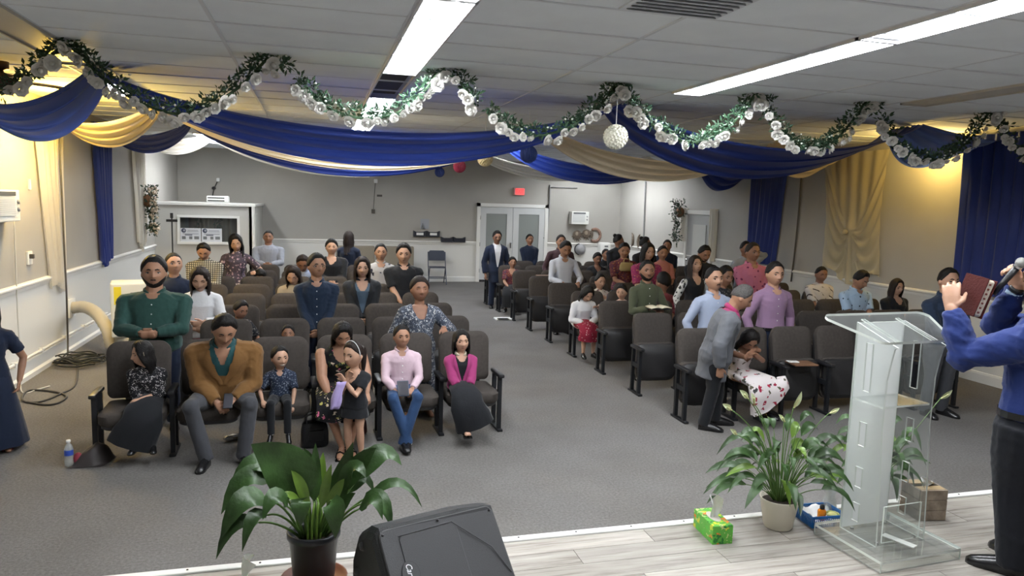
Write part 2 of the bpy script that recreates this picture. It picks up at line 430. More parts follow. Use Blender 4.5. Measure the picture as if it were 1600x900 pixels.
def fall(X, y0, y1, z0, z1, nrm, taper=1., folds=6, tw=.0, seed=0, bottom=0., nz=24, nv=36):
    """cloth hanging down a side wall"""
    r = random.Random(seed); V = []; F = []; ph = r.uniform(0, 6)
    for i in range(nz+1):
        t = i/nz
        for j in range(nv+1):
            v = j/nv
            w = (1-t)+t*taper
            yc = (y0+y1)/2+tw*t
            y = yc+(v-.5)*(y1-y0)*w
            zb = z1+bottom*(abs(math.sin(v*3+ph)))
            z = z0+(zb-z0)*t
            d = .05+.032*math.sin(v*folds*2*PI+ph+.6*math.sin(t*4))+.012*math.sin(v*folds*4.7*PI+t*3)
            V.append((X+nrm*max(.012, d), y, z))
    for i in range(nz):
        for j in range(nv):
            a = i*(nv+1)+j; F.append((a, a+nv+1, a+nv+2, a+1))
    return MB().add(V, F)
HL, HM, HR = -1.85, 3.12, 6.95
def band(Y, m, label, mid=(.47, .74), right=(.44, .72), left=(.40, .58), far=(.38, .60), seed=0, wt=.75):
    t = thing('ceiling_drape', label, 'drape', (0, 0, 0), group='cloth bands hung across the ceiling')
    z = ZC-.02
    for k, (a, b, s) in enumerate(((XL+.03, HL, left), (HL, HM, mid), (HM, HR, right), (HR, XR-.03, far))):
        za = z if k else z-.12; zb = z if k < 3 else z-.12
        swag((a, Y, za), (b, Y, zb), s[0], s[1], wt, seed=seed+k).build('swag', m, t, True)
    for x in (HL, HM, HR):
        MB().box((x, Y, ZC-.012), (.10, .16, .02), bev=.006).build('ceiling_clip', M_white, t)
    return t
d = band(7.4, M_blue, 'nearest royal blue cloth band swagged across the whole room', left=(.32, .56), mid=(.44, .72), right=(.38, .70), far=(.06, .40), seed=1, wt=.95)
fall(XR, 6.55, 7.62, ZC-.06, 1.12, -1, .95, 7, seed=3).build('fall', M_blue, d, True)
fall(XL, 6.7, 7.4, ZC-.1, 1.2, 1, .5, 5, seed=4).build('fall', M_blue, d, True)
d = band(9.9, M_yellow, 'pale yellow cloth band, second from the stage, lit warm at both walls', left=(.22, .46), mid=(.52, .68), right=(.40, .68), far=(.16, .46), seed=11)
fall(XL, 9.45, 10.4, ZC-.1, .80, 1, .45, 5, .10, seed=5, bottom=.18).build('fall', M_cream, d, True)
d2 = d
d = band(12.2, M_blue, 'far royal blue cloth band, third from the stage', left=(.18, .40), mid=(.52, .70), right=(.40, .68), far=(.30, .66), seed=21)
fall(XR, 11.25, 12.4, ZC-.06, 1.1, -1, .8, 7, .1, seed=6).build('fall', M_blue, d, True)
fall(XL, 11.7, 12.6, ZC-.1, .95, 1, .62, 6, .05, seed=7, bottom=.12).build('fall', M_blue, d, True)
d = band(14.6, M_cream, 'ivory cloth band, farthest from the stage', left=(.06, .28), mid=(.50, .64), right=(.36, .56), far=(.1, .3), seed=31)
fall(XL, 14.0, 15.0, ZC-.1, 1.0, 1, .5, 5, .05, seed=8, bottom=.2).build('fall', M_cream, d, True)
# sheer curtain gathered in the middle on the right wall
def sstep_(a, b, x): x = min(1, max(0, (x-a)/(b-a))); return x*x*(3-2*x)
def gathered(X, yc, w, z0, zg, z1):
    V = []; F = []; nz, nv = 56, 64
    for i in range(nz+1):
        t = i/nz; z = z0+(z1-z0)*t
        for j in range(nv+1):
            v = (j/nv-.5)*2
            zz = z
            tg = (z0-zg)/(z0-z1)
            # swooping folds towards the knot
            pull = math.exp(-((t-tg)/.28)**2)
            half = w/2*(1-.12*t-.10*math.sin(min(1, t*1.15)*PI))
            y = yc+v*half-.10*t
            sw = (1-abs(v))*pull
            a_ = abs(v); kk = (t-(1-a_)*tg-a_*(tg-.58)-.46*a_*(1-a_))/(.92*a_+.45*a_*(1-a_)+.03)
            inside = sstep_(-.15, .08, kk)*(1-sstep_(.92, 1.1, kk)); below = sstep_(.85, 1.1, kk); above = 1-sstep_(-.2, .05, kk)
            fold = .030*math.sin(2*PI*5.2*kk+.8*v)*inside*sstep_(.02, .16, a_)+.022*math.sin(20*v/(.35+abs(t-tg)*1.4))*below*sstep_(tg-.02, tg+.12, t)+.016*math.sin(17*v+.6)*above
            d_ = .05+fold*.9+.05*math.exp(-(v/.16)**2)*math.exp(-((t-tg)/.10)**2)
            zz += -.16*(1-abs(v))*(1-abs(v))*pull*0 + .10*math.exp(-(v/.25)**2)*math.exp(-((t-tg-.06)/.09)**2)
            if t > .9: zz += .30*(t-.9)/.1*(1-abs(math.cos(v*2.0)))
            d_ = .05+(d_-.05)*(1-.8*sstep_(.72, 1., abs(v)))
            V.append((X-max(.01, d_), y, zz))
    for i in range(nz):
        for j in range(nv):
            a = i*(nv+1)+j; F.append((a, a+nv+1, a+nv+2, a+1))
    return MB().add(V, F)
g = gathered(XR, 9.62, 1.42, ZC-.14, 1.78, .98).build('fall', M_sheer, d2, True)
MB().ell((XR-.11, 9.62, 1.80), (.035, .05, .045)).build('knot', M_sheer, d2, True)

# ---------------------------------------------------------------- garlands of white roses along the ceiling
M_rose = mat('white_rose', (.80, .78, .74), .6, sss=0)
M_leafg = mat('garland_leaf', (.035, .085, .045), .5, var=.4, vscale=9)
M_tiny = mat('tiny_white_flower', (.75, .78, .72), .6)
def rose_mesh(name, m, petals=((6, .45, .1), (7, .75, .6), (8, 1., 1.15))):
    b = MB(); r = random.Random(3)
    b.ell((0, 0, .35), (.28, .28, .42), 7, 5)
    for n, rad, tilt in petals:
        for k in range(n):
            a = 2*PI*k/n+rad*2; V = []
            for i in range(3):
                for j in range(3):
                    t = i/2; s_ = (j-1)
                    rr = rad*(.25+.75*t**.8)*(1-.10*abs(s_)); aa = a+s_*(PI/n)*1.25*(.5+.7*t)
                    z = .75*math.cos(tilt)*t-.30*tilt*t*t*.7 - .08*s_*s_
                    V.append((rr*math.cos(aa), rr*math.sin(aa), z+.05))
            b.add(V, [(0, 1, 4, 3), (1, 2, 5, 4), (3, 4, 7, 6), (4, 5, 8, 7)])
    me = b.mesh(name, True); me.materials.append(m); return me
ROSE = rose_mesh('rose', M_rose)
def leaf_cluster(b, c, n, spread, size, r, up=0.):
    for _ in range(n):
        d = Vector((r.gauss(0, 1), r.gauss(0, 1), r.gauss(up, 1))); d.normalize()
        p = Vector(c)+d*spread*r.uniform(.1, 1.); L_ = size*r.uniform(.7, 1.3); w = L_*.42
        s = d.cross(Vector((r.gauss(0, 1), r.gauss(0, 1), r.gauss(0, 1)))); s.normalize(); q = d.cross(s)
        b.add([p, p+d*L_*.5+s*w*.5+q*L_*.08, p+d*L_, p+d*L_*.5-s*w*.5+q*L_*.08, p+d*L_*.5-q*.06*L_], [(0, 1, 4), (1, 2, 4), (2, 3, 4), (3, 0, 4)])
def garland(px, Y, label, gaps=()):
    r = random.Random(hash(label) % 999)
    r = random.Random(sum(map(ord, label)))
    t = thing('rose_garland', label, 'garland', atY(*px[0], Y), group='white rose garlands along the ceiling')
    o = np.array(t.location)
    P = catmull([np.array(atY(x, y, Y+r.uniform(-.05, .05)))-o for x, y in px], 8)
    MB().tube(P, .012, 5).build('stem', mat('garland_stem', (.03, .07, .03), .6), t)
    lf = MB(); tf = MB(); acc = 0.; gap = .03
    for i in range(1, len(P)):
        seg = np.linalg.norm(P[i]-P[i-1]); n = max(1, int(seg/.020))
        dirn = (P[i]-P[i-1])/max(seg, 1e-6)
        perp = np.array((-dirn[2], 0, dirn[0]));  perp = perp if perp[2] > 0 else -perp
        for k in range(n):
            c = P[i-1]+(P[i]-P[i-1])*k/n
            leaf_cluster(lf, c+perp*r.uniform(.005, .065)+np.array((0, r.gauss(0, .03), 0)), 13, .045, .050, r, .1)
            if r.random() < .5: 
                q = c+perp*r.uniform(.0, .09)+np.array((r.gauss(0, .02), -r.uniform(.02, .08), r.gauss(0, .02)))
                tf.ell(q, (.011, .011, .009), 5, 3)
        acc += seg
        if acc > gap:
            acc = 0; gap = r.choice((.045, .05, .055, .06, .11))
            c = P[i]-perp*r.uniform(.025, .055)+np.array((0, -.045+r.gauss(0, .018), r.gauss(0, .012)))
            ob = put(ROSE, 'rose', None, t, loc=c)
            s = r.uniform(.040, .066); ob.scale = (s, s, s)
            dd = Vector((-perp[0]*.9+r.gauss(0, .5), -1, -perp[2]*.8+r.gauss(0, .5))); ob.rotation_euler = dd.to_track_quat('Z', 'Y').to_euler()
    lf.build('foliage', M_leafg, t, kind='stuff'); tf.build('filler_flowers', M_tiny, t, kind='stuff')
    return t
GY = 6.15
garland([(-40, 150), (10, 142), (50, 118), (85, 82), (105, 68)], GY, 'white rose garland at the far left, rising to the first peak')
garland([(105, 68), (130, 92), (165, 125), (215, 158), (275, 178), (325, 168), (375, 135), (405, 105), (425, 88), (443, 112)], GY, 'white rose garland sagging over the yellow swag, from first to second peak')
garland([(462, 130), (490, 155), (530, 176), (580, 186), (630, 172), (665, 140), (690, 112), (720, 130), (743, 165)], GY, 'white rose garland crossing the lit light in the middle, third from the left')
garland([(762, 176), (795, 200), (840, 212), (890, 198), (935, 168), (955, 145), (968, 132), (985, 160), (1012, 190)], GY, 'white rose garland above the hanging flower ball')
garland([(1018, 192), (1045, 212), (1085, 222), (1130, 205), (1165, 170), (1182, 146), (1196, 170)], GY, 'white rose garland between the flower ball and the long bright light')
garland([(1196, 172), (1215, 205), (1255, 232), (1300, 222), (1335, 185), (1357, 156), (1370, 178)], GY, 'white rose garland sagging over yellow cloth at right, sixth from the left')
garland([(1375, 185), (1395, 222), (1430, 248), (1480, 245), (1520, 212), (1548, 172)], GY, 'white rose garland over the blue curtain, seventh from the left')
garland([(1548, 176), (1570, 215), (1600, 245), (1640, 255)], GY, 'short white rose garland running off the right edge')
def ball(px, py, Y, dia, m, label, name, floral=False):
    c = atY(px, py, Y); t = thing(name, label, 'hanging ball', c)
    MB().tube([(0, 0, dia*.45), (0, 0, ZC-c[2]-.01)], .004 if floral else .002, 5).build('string', M_white, t)
    b = MB(); r = random.Random(int(px))
    if floral:
        b.ell((0, 0, 0), (dia*.42,)*3, 14, 10); b.build('core', m, t, True)
        fb = MB(); n = 150
        for k in range(n):
            z = 1-2*(k+.5)/n; a = k*2.39996; q = math.sqrt(1-z*z); d_ = Vector((q*math.cos(a), q*math.sin(a), z)); p = d_*dia*.43
            Q = d_.to_track_quat('Z', 'Y').to_matrix()
            for i in range(5):
                aa = 2*PI*i/5+r.random(); s = dia*.075
                V = [Vector((0, 0, s*.1)), Vector((s*.9*math.cos(aa-.6), s*.9*math.sin(aa-.6), s*.5)), Vector((s*1.15*math.cos(aa), s*1.15*math.sin(aa), s*.75)), Vector((s*.9*math.cos(aa+.6), s*.9*math.sin(aa+.6), s*.5))]
                fb.add([p+Q @ v for v in V], [(0, 1, 2, 3)])
        fb.build('small_roses', m, t, kind='stuff')
    else:
        n = 26; rs = []
        V = []; F = []
        for k in range(n*2):
            a = 2*PI*k/(n*2); q = dia/2*(1. if k % 2 == 0 else .88)
            for i in range(11):
                ph = PI*i/10; V.append((q*math.sin(ph)*math.cos(a), q*math.sin(ph)*math.sin(a), dia/2*math.cos(ph)))
        for k in range(n*2):
            k2 = (k+1) % (n*2)
            for i in range(10): F.append((k*11+i, k2*11+i, k2*11+i+1, k*11+i+1))
        b.add(V, F).build('paper_ball', m, t)
ball(962, 214, 6.1, .23, mat('cream_flower', (.82, .80, .68), .6), 'large cream flower ball hanging on a string from the garland peak', 'flower_ball', True)
ball(758, 248, 8.8, .20, mat('yellow_flower', (.75, .62, .35), .6), 'small yellow flower ball beside the end of the blue cloth', 'flower_ball', True)
ball(826, 241, 8.3, .21, mat('navy_paper', (.02, .04, .16), .7), 'navy blue paper ball right of the yellow flower ball', 'paper_ball')
ball(718, 260, 11.2, .20, mat('red_paper', (.28, .02, .05), .7), 'dark red paper ball against the back wall', 'paper_ball')
ball(687, 269, 12.3, .17, mat('navy_paper', (.02, .04, .16), .7), 'smallest navy paper ball, left of the red paper ball', 'paper_ball')
# ceiling fan whose blade reaches in at the left
M_wood_dark = mat('dark_wood', (.085, .035, .02), .45, var=.35, vscale=12)
t = thing('ceiling_fan', 'dark wooden ceiling fan blade behind the garland at upper left', 'fan', (-2.57, 7.25, ZC-.02))
MB().lathe((0, 0, 0), [(.06, 0), (.06, -.06), (.02, -.07), (.02, -.10), (.11, -.11), (.13, -.16), (.10, -.22), (.03, -.24)], 18).build('motor', M_wood_dark, t, True)
for k in range(4):
    a = R(38)+k*PI/2; b = MB(); rs = []
    for i, (x, w) in enumerate([(.10, .02), (.16, .045), (.18, .07), (.32, .085), (.42, .085), (.47, .065), (.50, .03)]):
        ca, sa = math.cos(a), math.sin(a)
        rs.append([(x*ca-y*sa, x*sa+y*ca, -.15+y*.22+z) for y, z in ((-w, -.006), (w, -.006), (w, .006), (-w, .006))])
    b.rings(rs).build('blade', M_wood_dark, t)
# ---------------------------------------------------------------- theatre chairs in rows
M_seat = mat('chair_cloth', (.056, .048, .043), .9, bump=.25, bscale=300, var=.12, vscale=40, spec=.2)
M_shell = mat('chair_shell', (.018, .017, .018), .5)
CW = .55
def rounded_slab(b, w, h, d, rt, rb, n=6, x0=0., y0=0., z0=0., tilt=0., bulge=.0, taper=0.):
    """upright slab with rounded corners: width w, height h from z0, depth d"""
    out = []
    for cx, cz, r_, a0 in ((w/2-rb, rb, rb, -90), (w/2-rt, h-rt, rt, 0), (-w/2+rt, h-rt, rt, 90), (-w/2+rb, rb, rb, 180)):
        for k in range(n+1):
            a = R(a0+90*k/n); out.append((cx+r_*math.cos(a), cz+r_*math.sin(a)))
    def ring(y, s):
        pts = []
        for x, z in out:
            xx = x*s*(1-taper*(1-z/h)); zz = h/2+(z-h/2)*s
            pts.append((x0+xx, y0+y*math.cos(tilt)+zz*math.sin(tilt), z0+zz*math.cos(tilt)-y*math.sin(tilt)))
        return pts
    b.rings([ring(-d/2-bulge, .80), ring(-d/2, .93), ring(-d/2+d*.2, 1.), ring(d/2-d*.2, 1.), ring(d/2, .94)])
    return b
CH = {}
def cm(key, fn, m):
    if key not in CH:
        b = MB(); fn(b); me = b.mesh(key, True); me.materials.append(m); CH[key] = me
        try: me.set_sharp_from_angle(angle=R(40))
        except Exception: pass
    return CH[key]
def f_back(b): rounded_slab(b, .485, .46, .075, .10, .05, z0=.43, y0=.15, tilt=R(9), bulge=.012, taper=.05)
def f_bshell(b): rounded_slab(b, .46, .42, .03, .09, .05, z0=.42, y0=.20, tilt=R(9))
def f_seatd(b):
    rounded_slab(b, .475, .46, .10, .09, .05, bulge=.01)
    b.v = [(x, -z+.20, .355-y+.0) for x, y, z in b.v]; b.f = [tuple(reversed(f)) for f in b.f]
def f_panD(b):
    rounded_slab(b, .44, .42, .05, .09, .05)
    b.v = [(x, -z+.18, .295-y) for x, y, z in b.v]; b.f = [tuple(reversed(f)) for f in b.f]
def f_seatu(b):                                  # folded up: cushion faces the backrest
    rounded_slab(b, .475, .44, .075, .05, .10, z0=.12, y0=.085, tilt=R(4), bulge=.0)
def f_panU(b): rounded_slab(b, .47, .42, .06, .05, .12, z0=.13, y0=.03, tilt=R(4), bulge=.025)
def f_post(b): b.box((0, 0, .255), (.036, .036, .51))
def f_post2(b): b.box((0, 0, .25), (.036, .032, .50))
def f_foot(b): b.box((0, 0, .012), (.05, .30, .024), bev=.006)
def f_arm(b): b.box((0, 0, .525), (.055, .30, .035), bev=.012)
def f_brace(b): b.box((0, 0, .33), (.03, .20, .05))
ORD = ['first', 'second', 'third', 'fourth', 'fifth', 'sixth', 'seventh', 'eighth', 'ninth']
def frame(t, x):
    put(cm('leg', f_post, M_blackmetal), 'leg', None, t, loc=(x, -.10, 0))
    put(cm('rear_leg', f_post2, M_blackmetal), 'leg', None, t, loc=(x, .08, 0))
    put(cm('foot_bar', f_foot, M_blackmetal), 'foot_bar', None, t, loc=(x, -.01, 0))
    put(cm('armrest', f_arm, M_black), 'armrest', None, t, loc=(x, -.02, 0))
    put(cm('brace', f_brace, M_blackmetal), 'brace', None, t, loc=(x, -.01, 0))
def chair(x, y, rz, folded, label, last):
    t = thing('theater_chair', label, 'chair', (x, y, 0), rz, 'theatre chairs in rows')
    put(cm('backrest', f_back, M_seat), 'backrest', None, t); put(cm('back_shell', f_bshell, M_shell), 'back_shell', None, t)
    s = put(cm('seat_folded' if folded else 'seat', f_seatu if folded else f_seatd, M_seat), 'seat', None, t)
    put(cm('pan_folded' if folded else 'pan', f_panU if folded else f_panD, M_shell), 'seat_pan', None, s)
    frame(t, -CW/2)
    if last: frame(t, CW/2)
    return t
LX0 = -1.38; LROT = R(2.2)
def left_seat(row, col):
    """ground point of a left-block chair (row 0 is the front)"""
    x = LX0+CW*col; return (x, 6.28+1.0*row+.06*(x+.3)*(1 if row == 0 else .25), 0.)
OCC_L = {(0, 0), (0, 1), (0, 2), (0, 3), (0, 4), (0, 5), (1, 2), (2, 1), (4, 2), (5, 1), (5, 2)}
for row in range(8):
    c0 = 0
    for col in range(6):
        x, y, _ = left_seat(row, col)
        chair(x, y, LROT if row == 0 else R(.8), (row, col) not in OCC_L,
              'grey-brown theatre chair, %s row of left block, %s from the aisle' % (ORD[row], ORD[5-col]), col == 5)
RX0 = 3.79
def right_seat(row, col): return (RX0+CW*col-.008*row, 6.30+1.025*row, 0.)
OCC_R = {(0, 1), (3, 0), (3, 1), (4, 1), (7, 0), (7, 4), (8, 5), (3, 2)}
for row in range(9):
    n = 6 if row == 0 else 8
    for col in range(n):
        x, y, _ = right_seat(row, col)
        chair(x, y, R(-1.0), (row, col) not in OCC_R,
              'dark theatre chair, %s row of right block, %s from the aisle' % (ORD[row], ORD[col]), col == n-1)
# ---------------------------------------------------------------- people
SKIN = {}
def skin(tone):
    T = {'a': (.42, .235, .155), 'b': (.33, .175, .11), 'c': (.25, .125, .078), 'd': (.46, .27, .185)}[tone]
    return mat('skin_'+tone, T, .5, var=.06, vscale=25, sss=.0, spec=.35)
M_hair = mat('black_hair', (.006, .005, .005), .5, bump=.4, bscale=140, spec=.22)
M_hairb = mat('brown_hair', (.016, .010, .008), .5, bump=.4, bscale=140, spec=.22)
M_hairg = mat('greying_hair', (.055, .05, .047), .55, bump=.5, bscale=120, var=.5, vscale=60)
M_eye = mat('dark_eye', (.008, .006, .005), .25)
M_eyew = mat('eye_white', (.36, .32, .29), .4)
M_lip = mat('lip', (.22, .085, .068), .5); M_lipm = mat('brown_lip', (.23, .105, .075), .55)
M_shoe = mat('black_leather', (.010, .010, .011), .25)
def sstep(a, b, x):
    t = np.clip((x-a)/(b-a), 0, 1); return t*t*(3-2*t)
def sphere_dirs(n=32, m=24):
    D = []
    for i in range(m+1):
        ph = PI*i/m; ph = min(max(ph, .03), PI-.03)
        for k in range(n):
            th = 2*PI*k/n - PI/2
            D.append((math.sin(ph)*math.cos(th), math.sin(ph)*math.sin(th), -math.cos(ph)))
    F = [(i*n+k, i*n+(k+1) % n, (i+1)*n+(k+1) % n, (i+1)*n+k) for i in range(m) for k in range(n)]
    F.append(tuple(reversed(range(n)))); F.append(tuple(m*n+k for k in range(n)))
    return np.array(D), F
HD, HF = sphere_dirs(36, 30)
def head_pts(D, hh):
    a, b, c = .36*hh, .41*hh, .5*hh
    x, y, z = D[:, 0], D[:, 1], D[:, 2]
    low = sstep(0., -1., z)
    P = np.stack([a*x*(1-.20*low), b*y, c*z], 1)
    P[:, 1] = np.where(y > 0, P[:, 1]*(1-.32*low), P[:, 1]*(.93+.05*low))
    fr = np.clip(-y, 0, 1)**1.5
    X = P[:, 0]/a; Z = z; aX = np.abs(X)
    G = lambda v, s: np.exp(-(v/s)**2)
    prof = np.clip((.22-Z)/.44, 0, 1)*sstep(-.36, -.24, Z)
    d = .125*G(X, .15)*prof + .035*G(aX-.16, .10)*G(Z+.21, .09)
    d += -.045*G(aX-.42, .2)*G(Z-.07, .13) + .02*G(Z-.27, .09)*G(X, .7) + .022*G(aX-.52, .22)*G(Z+.18, .18)
    d += .032*G(X, .3)*(G(Z+.46, .06)+G(Z+.58, .06)) + .04*G(X, .35)*G(Z+.85, .16)
    P[:, 1] -= d*hh*fr
    return P
def hair_mask(D, style):
    az = np.degrees(np.arctan2(np.abs(D[:, 0]), -D[:, 1]))      # 0 at the front
    z = D[:, 2]
    if style in ('long', 'longfront'): xs_, ys_ = [0, 30, 48, 70, 180], [.70, .62, .1, -.75, -.9]
    elif style in ('bun', 'pony', 'updo'): xs_, ys_ = [0, 35, 62, 85, 120, 180], [.66, .62, .3, .0, -.25, -.45]
    elif style == 'buzz': xs_, ys_ = [0, 40, 65, 85, 110, 180], [.66, .60, .25, .0, -.1, -.35]
    else: xs_, ys_ = [0, 36, 58, 82, 108, 180], [.70, .70, .36, -.05, -.10, -.45]
    hl = np.interp(az, xs_, ys_)
    return sstep(-.05, .22, z-hl)
def Rm(yaw=0, pitch=0, roll=0):
    return np.array(Matrix.Rotation(yaw, 3, 'Z') @ Matrix.Rotation(pitch, 3, 'X') @ Matrix.Rotation(roll, 3, 'Y'))
TOR = [(-.20, .070, .060), (-.06, .098, .074), (.08, .100, .072), (.30, .090, .066), (.52, .097, .070), (.74, .107, .070), (.88, .098, .060), (.97, .066, .048), (1.03, .038, .040)]
TORF = [(-.20, .072, .062), (-.06, .104, .076), (.08, .102, .074), (.34, .080, .062), (.54, .090, .072), (.70, .096, .078), (.88, .086, .054), (.97, .056, .044), (1.03, .034, .036)]
PRESET = {'side': (.158, .02, -.05), 'clasp': (.022, .165, .05), 'clasplow': (.02, .135, -.05), 'belly': (.035, .17, .10), 'lap': (.05, .20, .035), 'thigh': (.095, .235, .055), 'chest': (.03, .16, .20), 'book': (.055, .20, .14), 'back': (.14, -.06, .0)}
PENDING = []          # meshes to be fused at the end
CUT = {}; WR = {}
def fuse(o, vox, smooth=3, fac=.5, wr=0., thin=1.):
    if wr: WR[o.name] = wr
    m = o.modifiers.new('fuse', 'REMESH'); m.mode = 'VOXEL'; m.voxel_size = vox; m.use_smooth_shade = True
    s = o.modifiers.new('ease', 'SMOOTH'); s.factor = fac; s.iterations = smooth
    if thin < 1:
        d = o.modifiers.new('thin', 'DECIMATE'); d.ratio = thin
    PENDING.append(o)
def nz(v):
    n = np.linalg.norm(v); return v/n if n > 1e-9 else v
class Body: pass
def joints(H, hf, sp):
    """all joint positions in the person's own frame (facing -Y)"""
    B = Body(); w = sp.get('w', 1.); B.w = w; B.H = H; hh = hf*H; B.hh = hh
    seat = sp.get('seat')
    hipz = sp.get('hip', .50)
    B.P = np.array((0, 0, hipz*H if seat is None else seat+.055*H))
    Ls = H*(1-hipz)-.96*hh-.026*H; B.Ls = Ls
    lean = R(sp.get('lean', 0)); side = R(sp.get('sidelean', 0)); a0 = lean*.45
    if seat is not None: a0 = lean*.8
    up = lambda a: np.array((math.sin(side), -math.sin(a)*math.cos(side), math.cos(a)*math.cos(side)))
    B.mid = B.P+up(a0)*Ls*.5; B.N = B.mid+up(lean)*Ls*.5; B.up = up(lean); B.up0 = up(a0)
    tw = R(sp.get('twist', 0)); B.tw = tw
    B.xax = np.array((math.cos(tw), math.sin(tw), 0))
    hy, hp, hr = R(sp.get('hy', 0)), R(sp.get('hp', 0)), R(sp.get('hr', 0))
    B.HR = Rm(hy+tw, hp, hr)
    nk = nz(B.up*.8+np.array((0, -math.sin(hp*.5), math.cos(hp*.5)))*.7)
    B.nk = nk
    base = B.N+nk*.028*H
    B.C = base+B.HR @ np.array((0, -.035*hh, .46*hh))
    B.top = B.C[2]+np.max((B.HR @ (HD*np.array((.36*hh, .41*hh, .5*hh))).T)[2])+.035*hh
    # arms
    B.arm = {}
    fw = np.cross(np.array((0, 0, 1.)), B.xax)*-1      # forward of the chest
    fw = np.array((math.sin(tw), -math.cos(tw), 0))
    B.fw = fw
    kid = sp.get('kid', False)
    sw = (.120 if not sp.get('f') else .108)*(1+(w-1)*.75)
    for s in (-1, 1):
        S = B.N-B.up*.062*H+B.xax*s*sw*H
        hand = sp.get('hands', 'side'); hand = hand if isinstance(hand, (str, tuple)) else hand[0 if s < 0 else 1]
        if isinstance(hand, tuple) and len(hand) == 2: hand = hand[0 if s < 0 else 1]
        q = PRESET[hand] if isinstance(hand, str) else hand
        if isinstance(hand, str):
            T = B.P+B.xax*s*q[0]*H*(1+(w-1)*.5 if hand == 'side' else 1)+fw*(q[1]+(w-1)*.08*(hand != 'side'))*H+np.array((0, 0, q[2]*H))
        elif q[0] == 'w': T = np.array(sp['_toloc'](q[1:]))
        elif q[0] == 'a': T = np.array((q[1], -q[2], q[3]), float)
        else: T = np.array((q[0]*H, -q[1]*H, q[2]*H))
        la, lb = .172*H, .152*H
        d = T-S; L_ = np.linalg.norm(d)
        if L_ > (la+lb)*.985: T = S+d/L_*(la+lb)*.985; d = T-S; L_ = np.linalg.norm(d)
        if L_ < abs(la-lb)+.02: L_ = abs(la-lb)+.02
        ca = (la*la+L_*L_-lb*lb)/(2*la*L_); ca = max(-1, min(1, ca))
        hint = B.xax*s*sp.get('flare', .8)-fw*.55+np.array((0, 0, -.6))
        if 'elbow' in sp and sp['elbow'][0 if s < 0 else 1] is not None: hint = np.array(sp['elbow'][0 if s < 0 else 1], float)
        dn = d/np.linalg.norm(d); hp_ = nz(hint-dn*(hint@dn))
        E = S+dn*la*ca+hp_*la*math.sqrt(1-ca*ca)
        B.arm[s] = (S, E, T, hand)
    # legs
    B.leg = {}
    spread = sp.get('spread', .0)
    for s in (-1, 1):
        hip = B.P+np.array((s*.052*H*w, 0, -.02*H))
        if seat is None:
            st = sp.get('stride', 0)*s*H
            kn = np.array((s*.058*H*w, -.012*H-st*.5, .275*H)); an = np.array((s*(.060+spread)*H*w, .012*H-st, .045*H))
        else:
            kx = s*(.062+spread)*H*w
            lg = sp.get('lg', 1.22); kn = np.array((kx, -.245*H*(.4+.6*lg), seat+.045*H))
            az = max(.045*H, kn[2]-.25*H*lg)
            fo = sp.get('feet', (0, 0)); fx = fo[0]; ff = fo[1]
            if 'footx' in sp: fx = sp['footx'][0 if s < 0 else 1]
            an = np.array((kx*(1 if 'footx' not in sp else 0)+fx*H, kn[1]-(.0+ff)*H, az))
        B.leg[s] = (hip, kn, an)
    return B
def torso_rings(B, sec, infl, t0=-9, t1=9, n=18, belly=0., flare=0.):
    ts = [q[0] for q in sec]; rs = []
    tl = [t for t in ts if t0 < t < t1]
    if t0 > ts[0]: tl = [t0]+tl
    if t0 < ts[0] and t0 > -5: tl = [t0]+tl
    if t1 < ts[-1]: tl = tl+[t1]
    for t in tl: rs.append(torso_ring(B, sec, t, infl, n, belly, flare))
    return rs
def torso_frame(B, t):
    if t <= .5: p = B.P+B.up0*B.Ls*t; up = B.up0
    else: p = B.mid+B.up*B.Ls*(t-.5); up = B.up
    k = sstep(0, 1, np.array(t)); k = float(k)
    x = nz(np.array((1., 0, 0))*(1-k)+B.xax*k); x = nz(x-up*(x@up)); y = np.cross(up, x)
    return p, x, y, up
def torso_ring(B, sec, t, infl, n=18, belly=0., flare=0.):
    p, x, y, up = torso_frame(B, t)
    rx = np.interp(t, [q[0] for q in sec], [q[1] for q in sec])*B.H*B.w+infl
    ry = np.interp(t, [q[0] for q in sec], [q[2] for q in sec])*B.H*(.4+.6*B.w)*1.04+infl
    if flare and t < .3: rx += flare*(.3-t); ry += flare*(.3-t)
    out = []
    for k in range(n):
        a = 2*PI*k/n; ca, sa = math.cos(a), math.sin(a)
        e = .82
        cx = math.copysign(abs(ca)**e, ca); cy = math.copysign(abs(sa)**e, sa)
        yy = ry*cy
        if sa < 0 and belly: yy -= belly*B.H*math.exp(-((t-.25)/.28)**2)*(-sa)
        out.append(p+x*rx*cx+y*yy)
    return out
def torso_pt(B, sec, t, th, infl, belly=0.):
    """point on the torso surface; th = angle from the front (radians, + towards +X)"""
    p, x, y, up = torso_frame(B, t)
    rx = np.interp(t, [q[0] for q in sec], [q[1] for q in sec])*B.H*B.w+infl
    ry = np.interp(t, [q[0] for q in sec], [q[2] for q in sec])*B.H*(.4+.6*B.w)*1.04+infl
    ca, sa = math.sin(th), -math.cos(th); e = .82
    cx = math.copysign(abs(ca)**e, ca); cy = math.copysign(abs(sa)**e, sa); yy = ry*cy
    if sa < 0 and belly: yy -= belly*B.H*math.exp(-((t-.25)/.28)**2)*(-sa)
    return p+x*rx*cx+y*yy
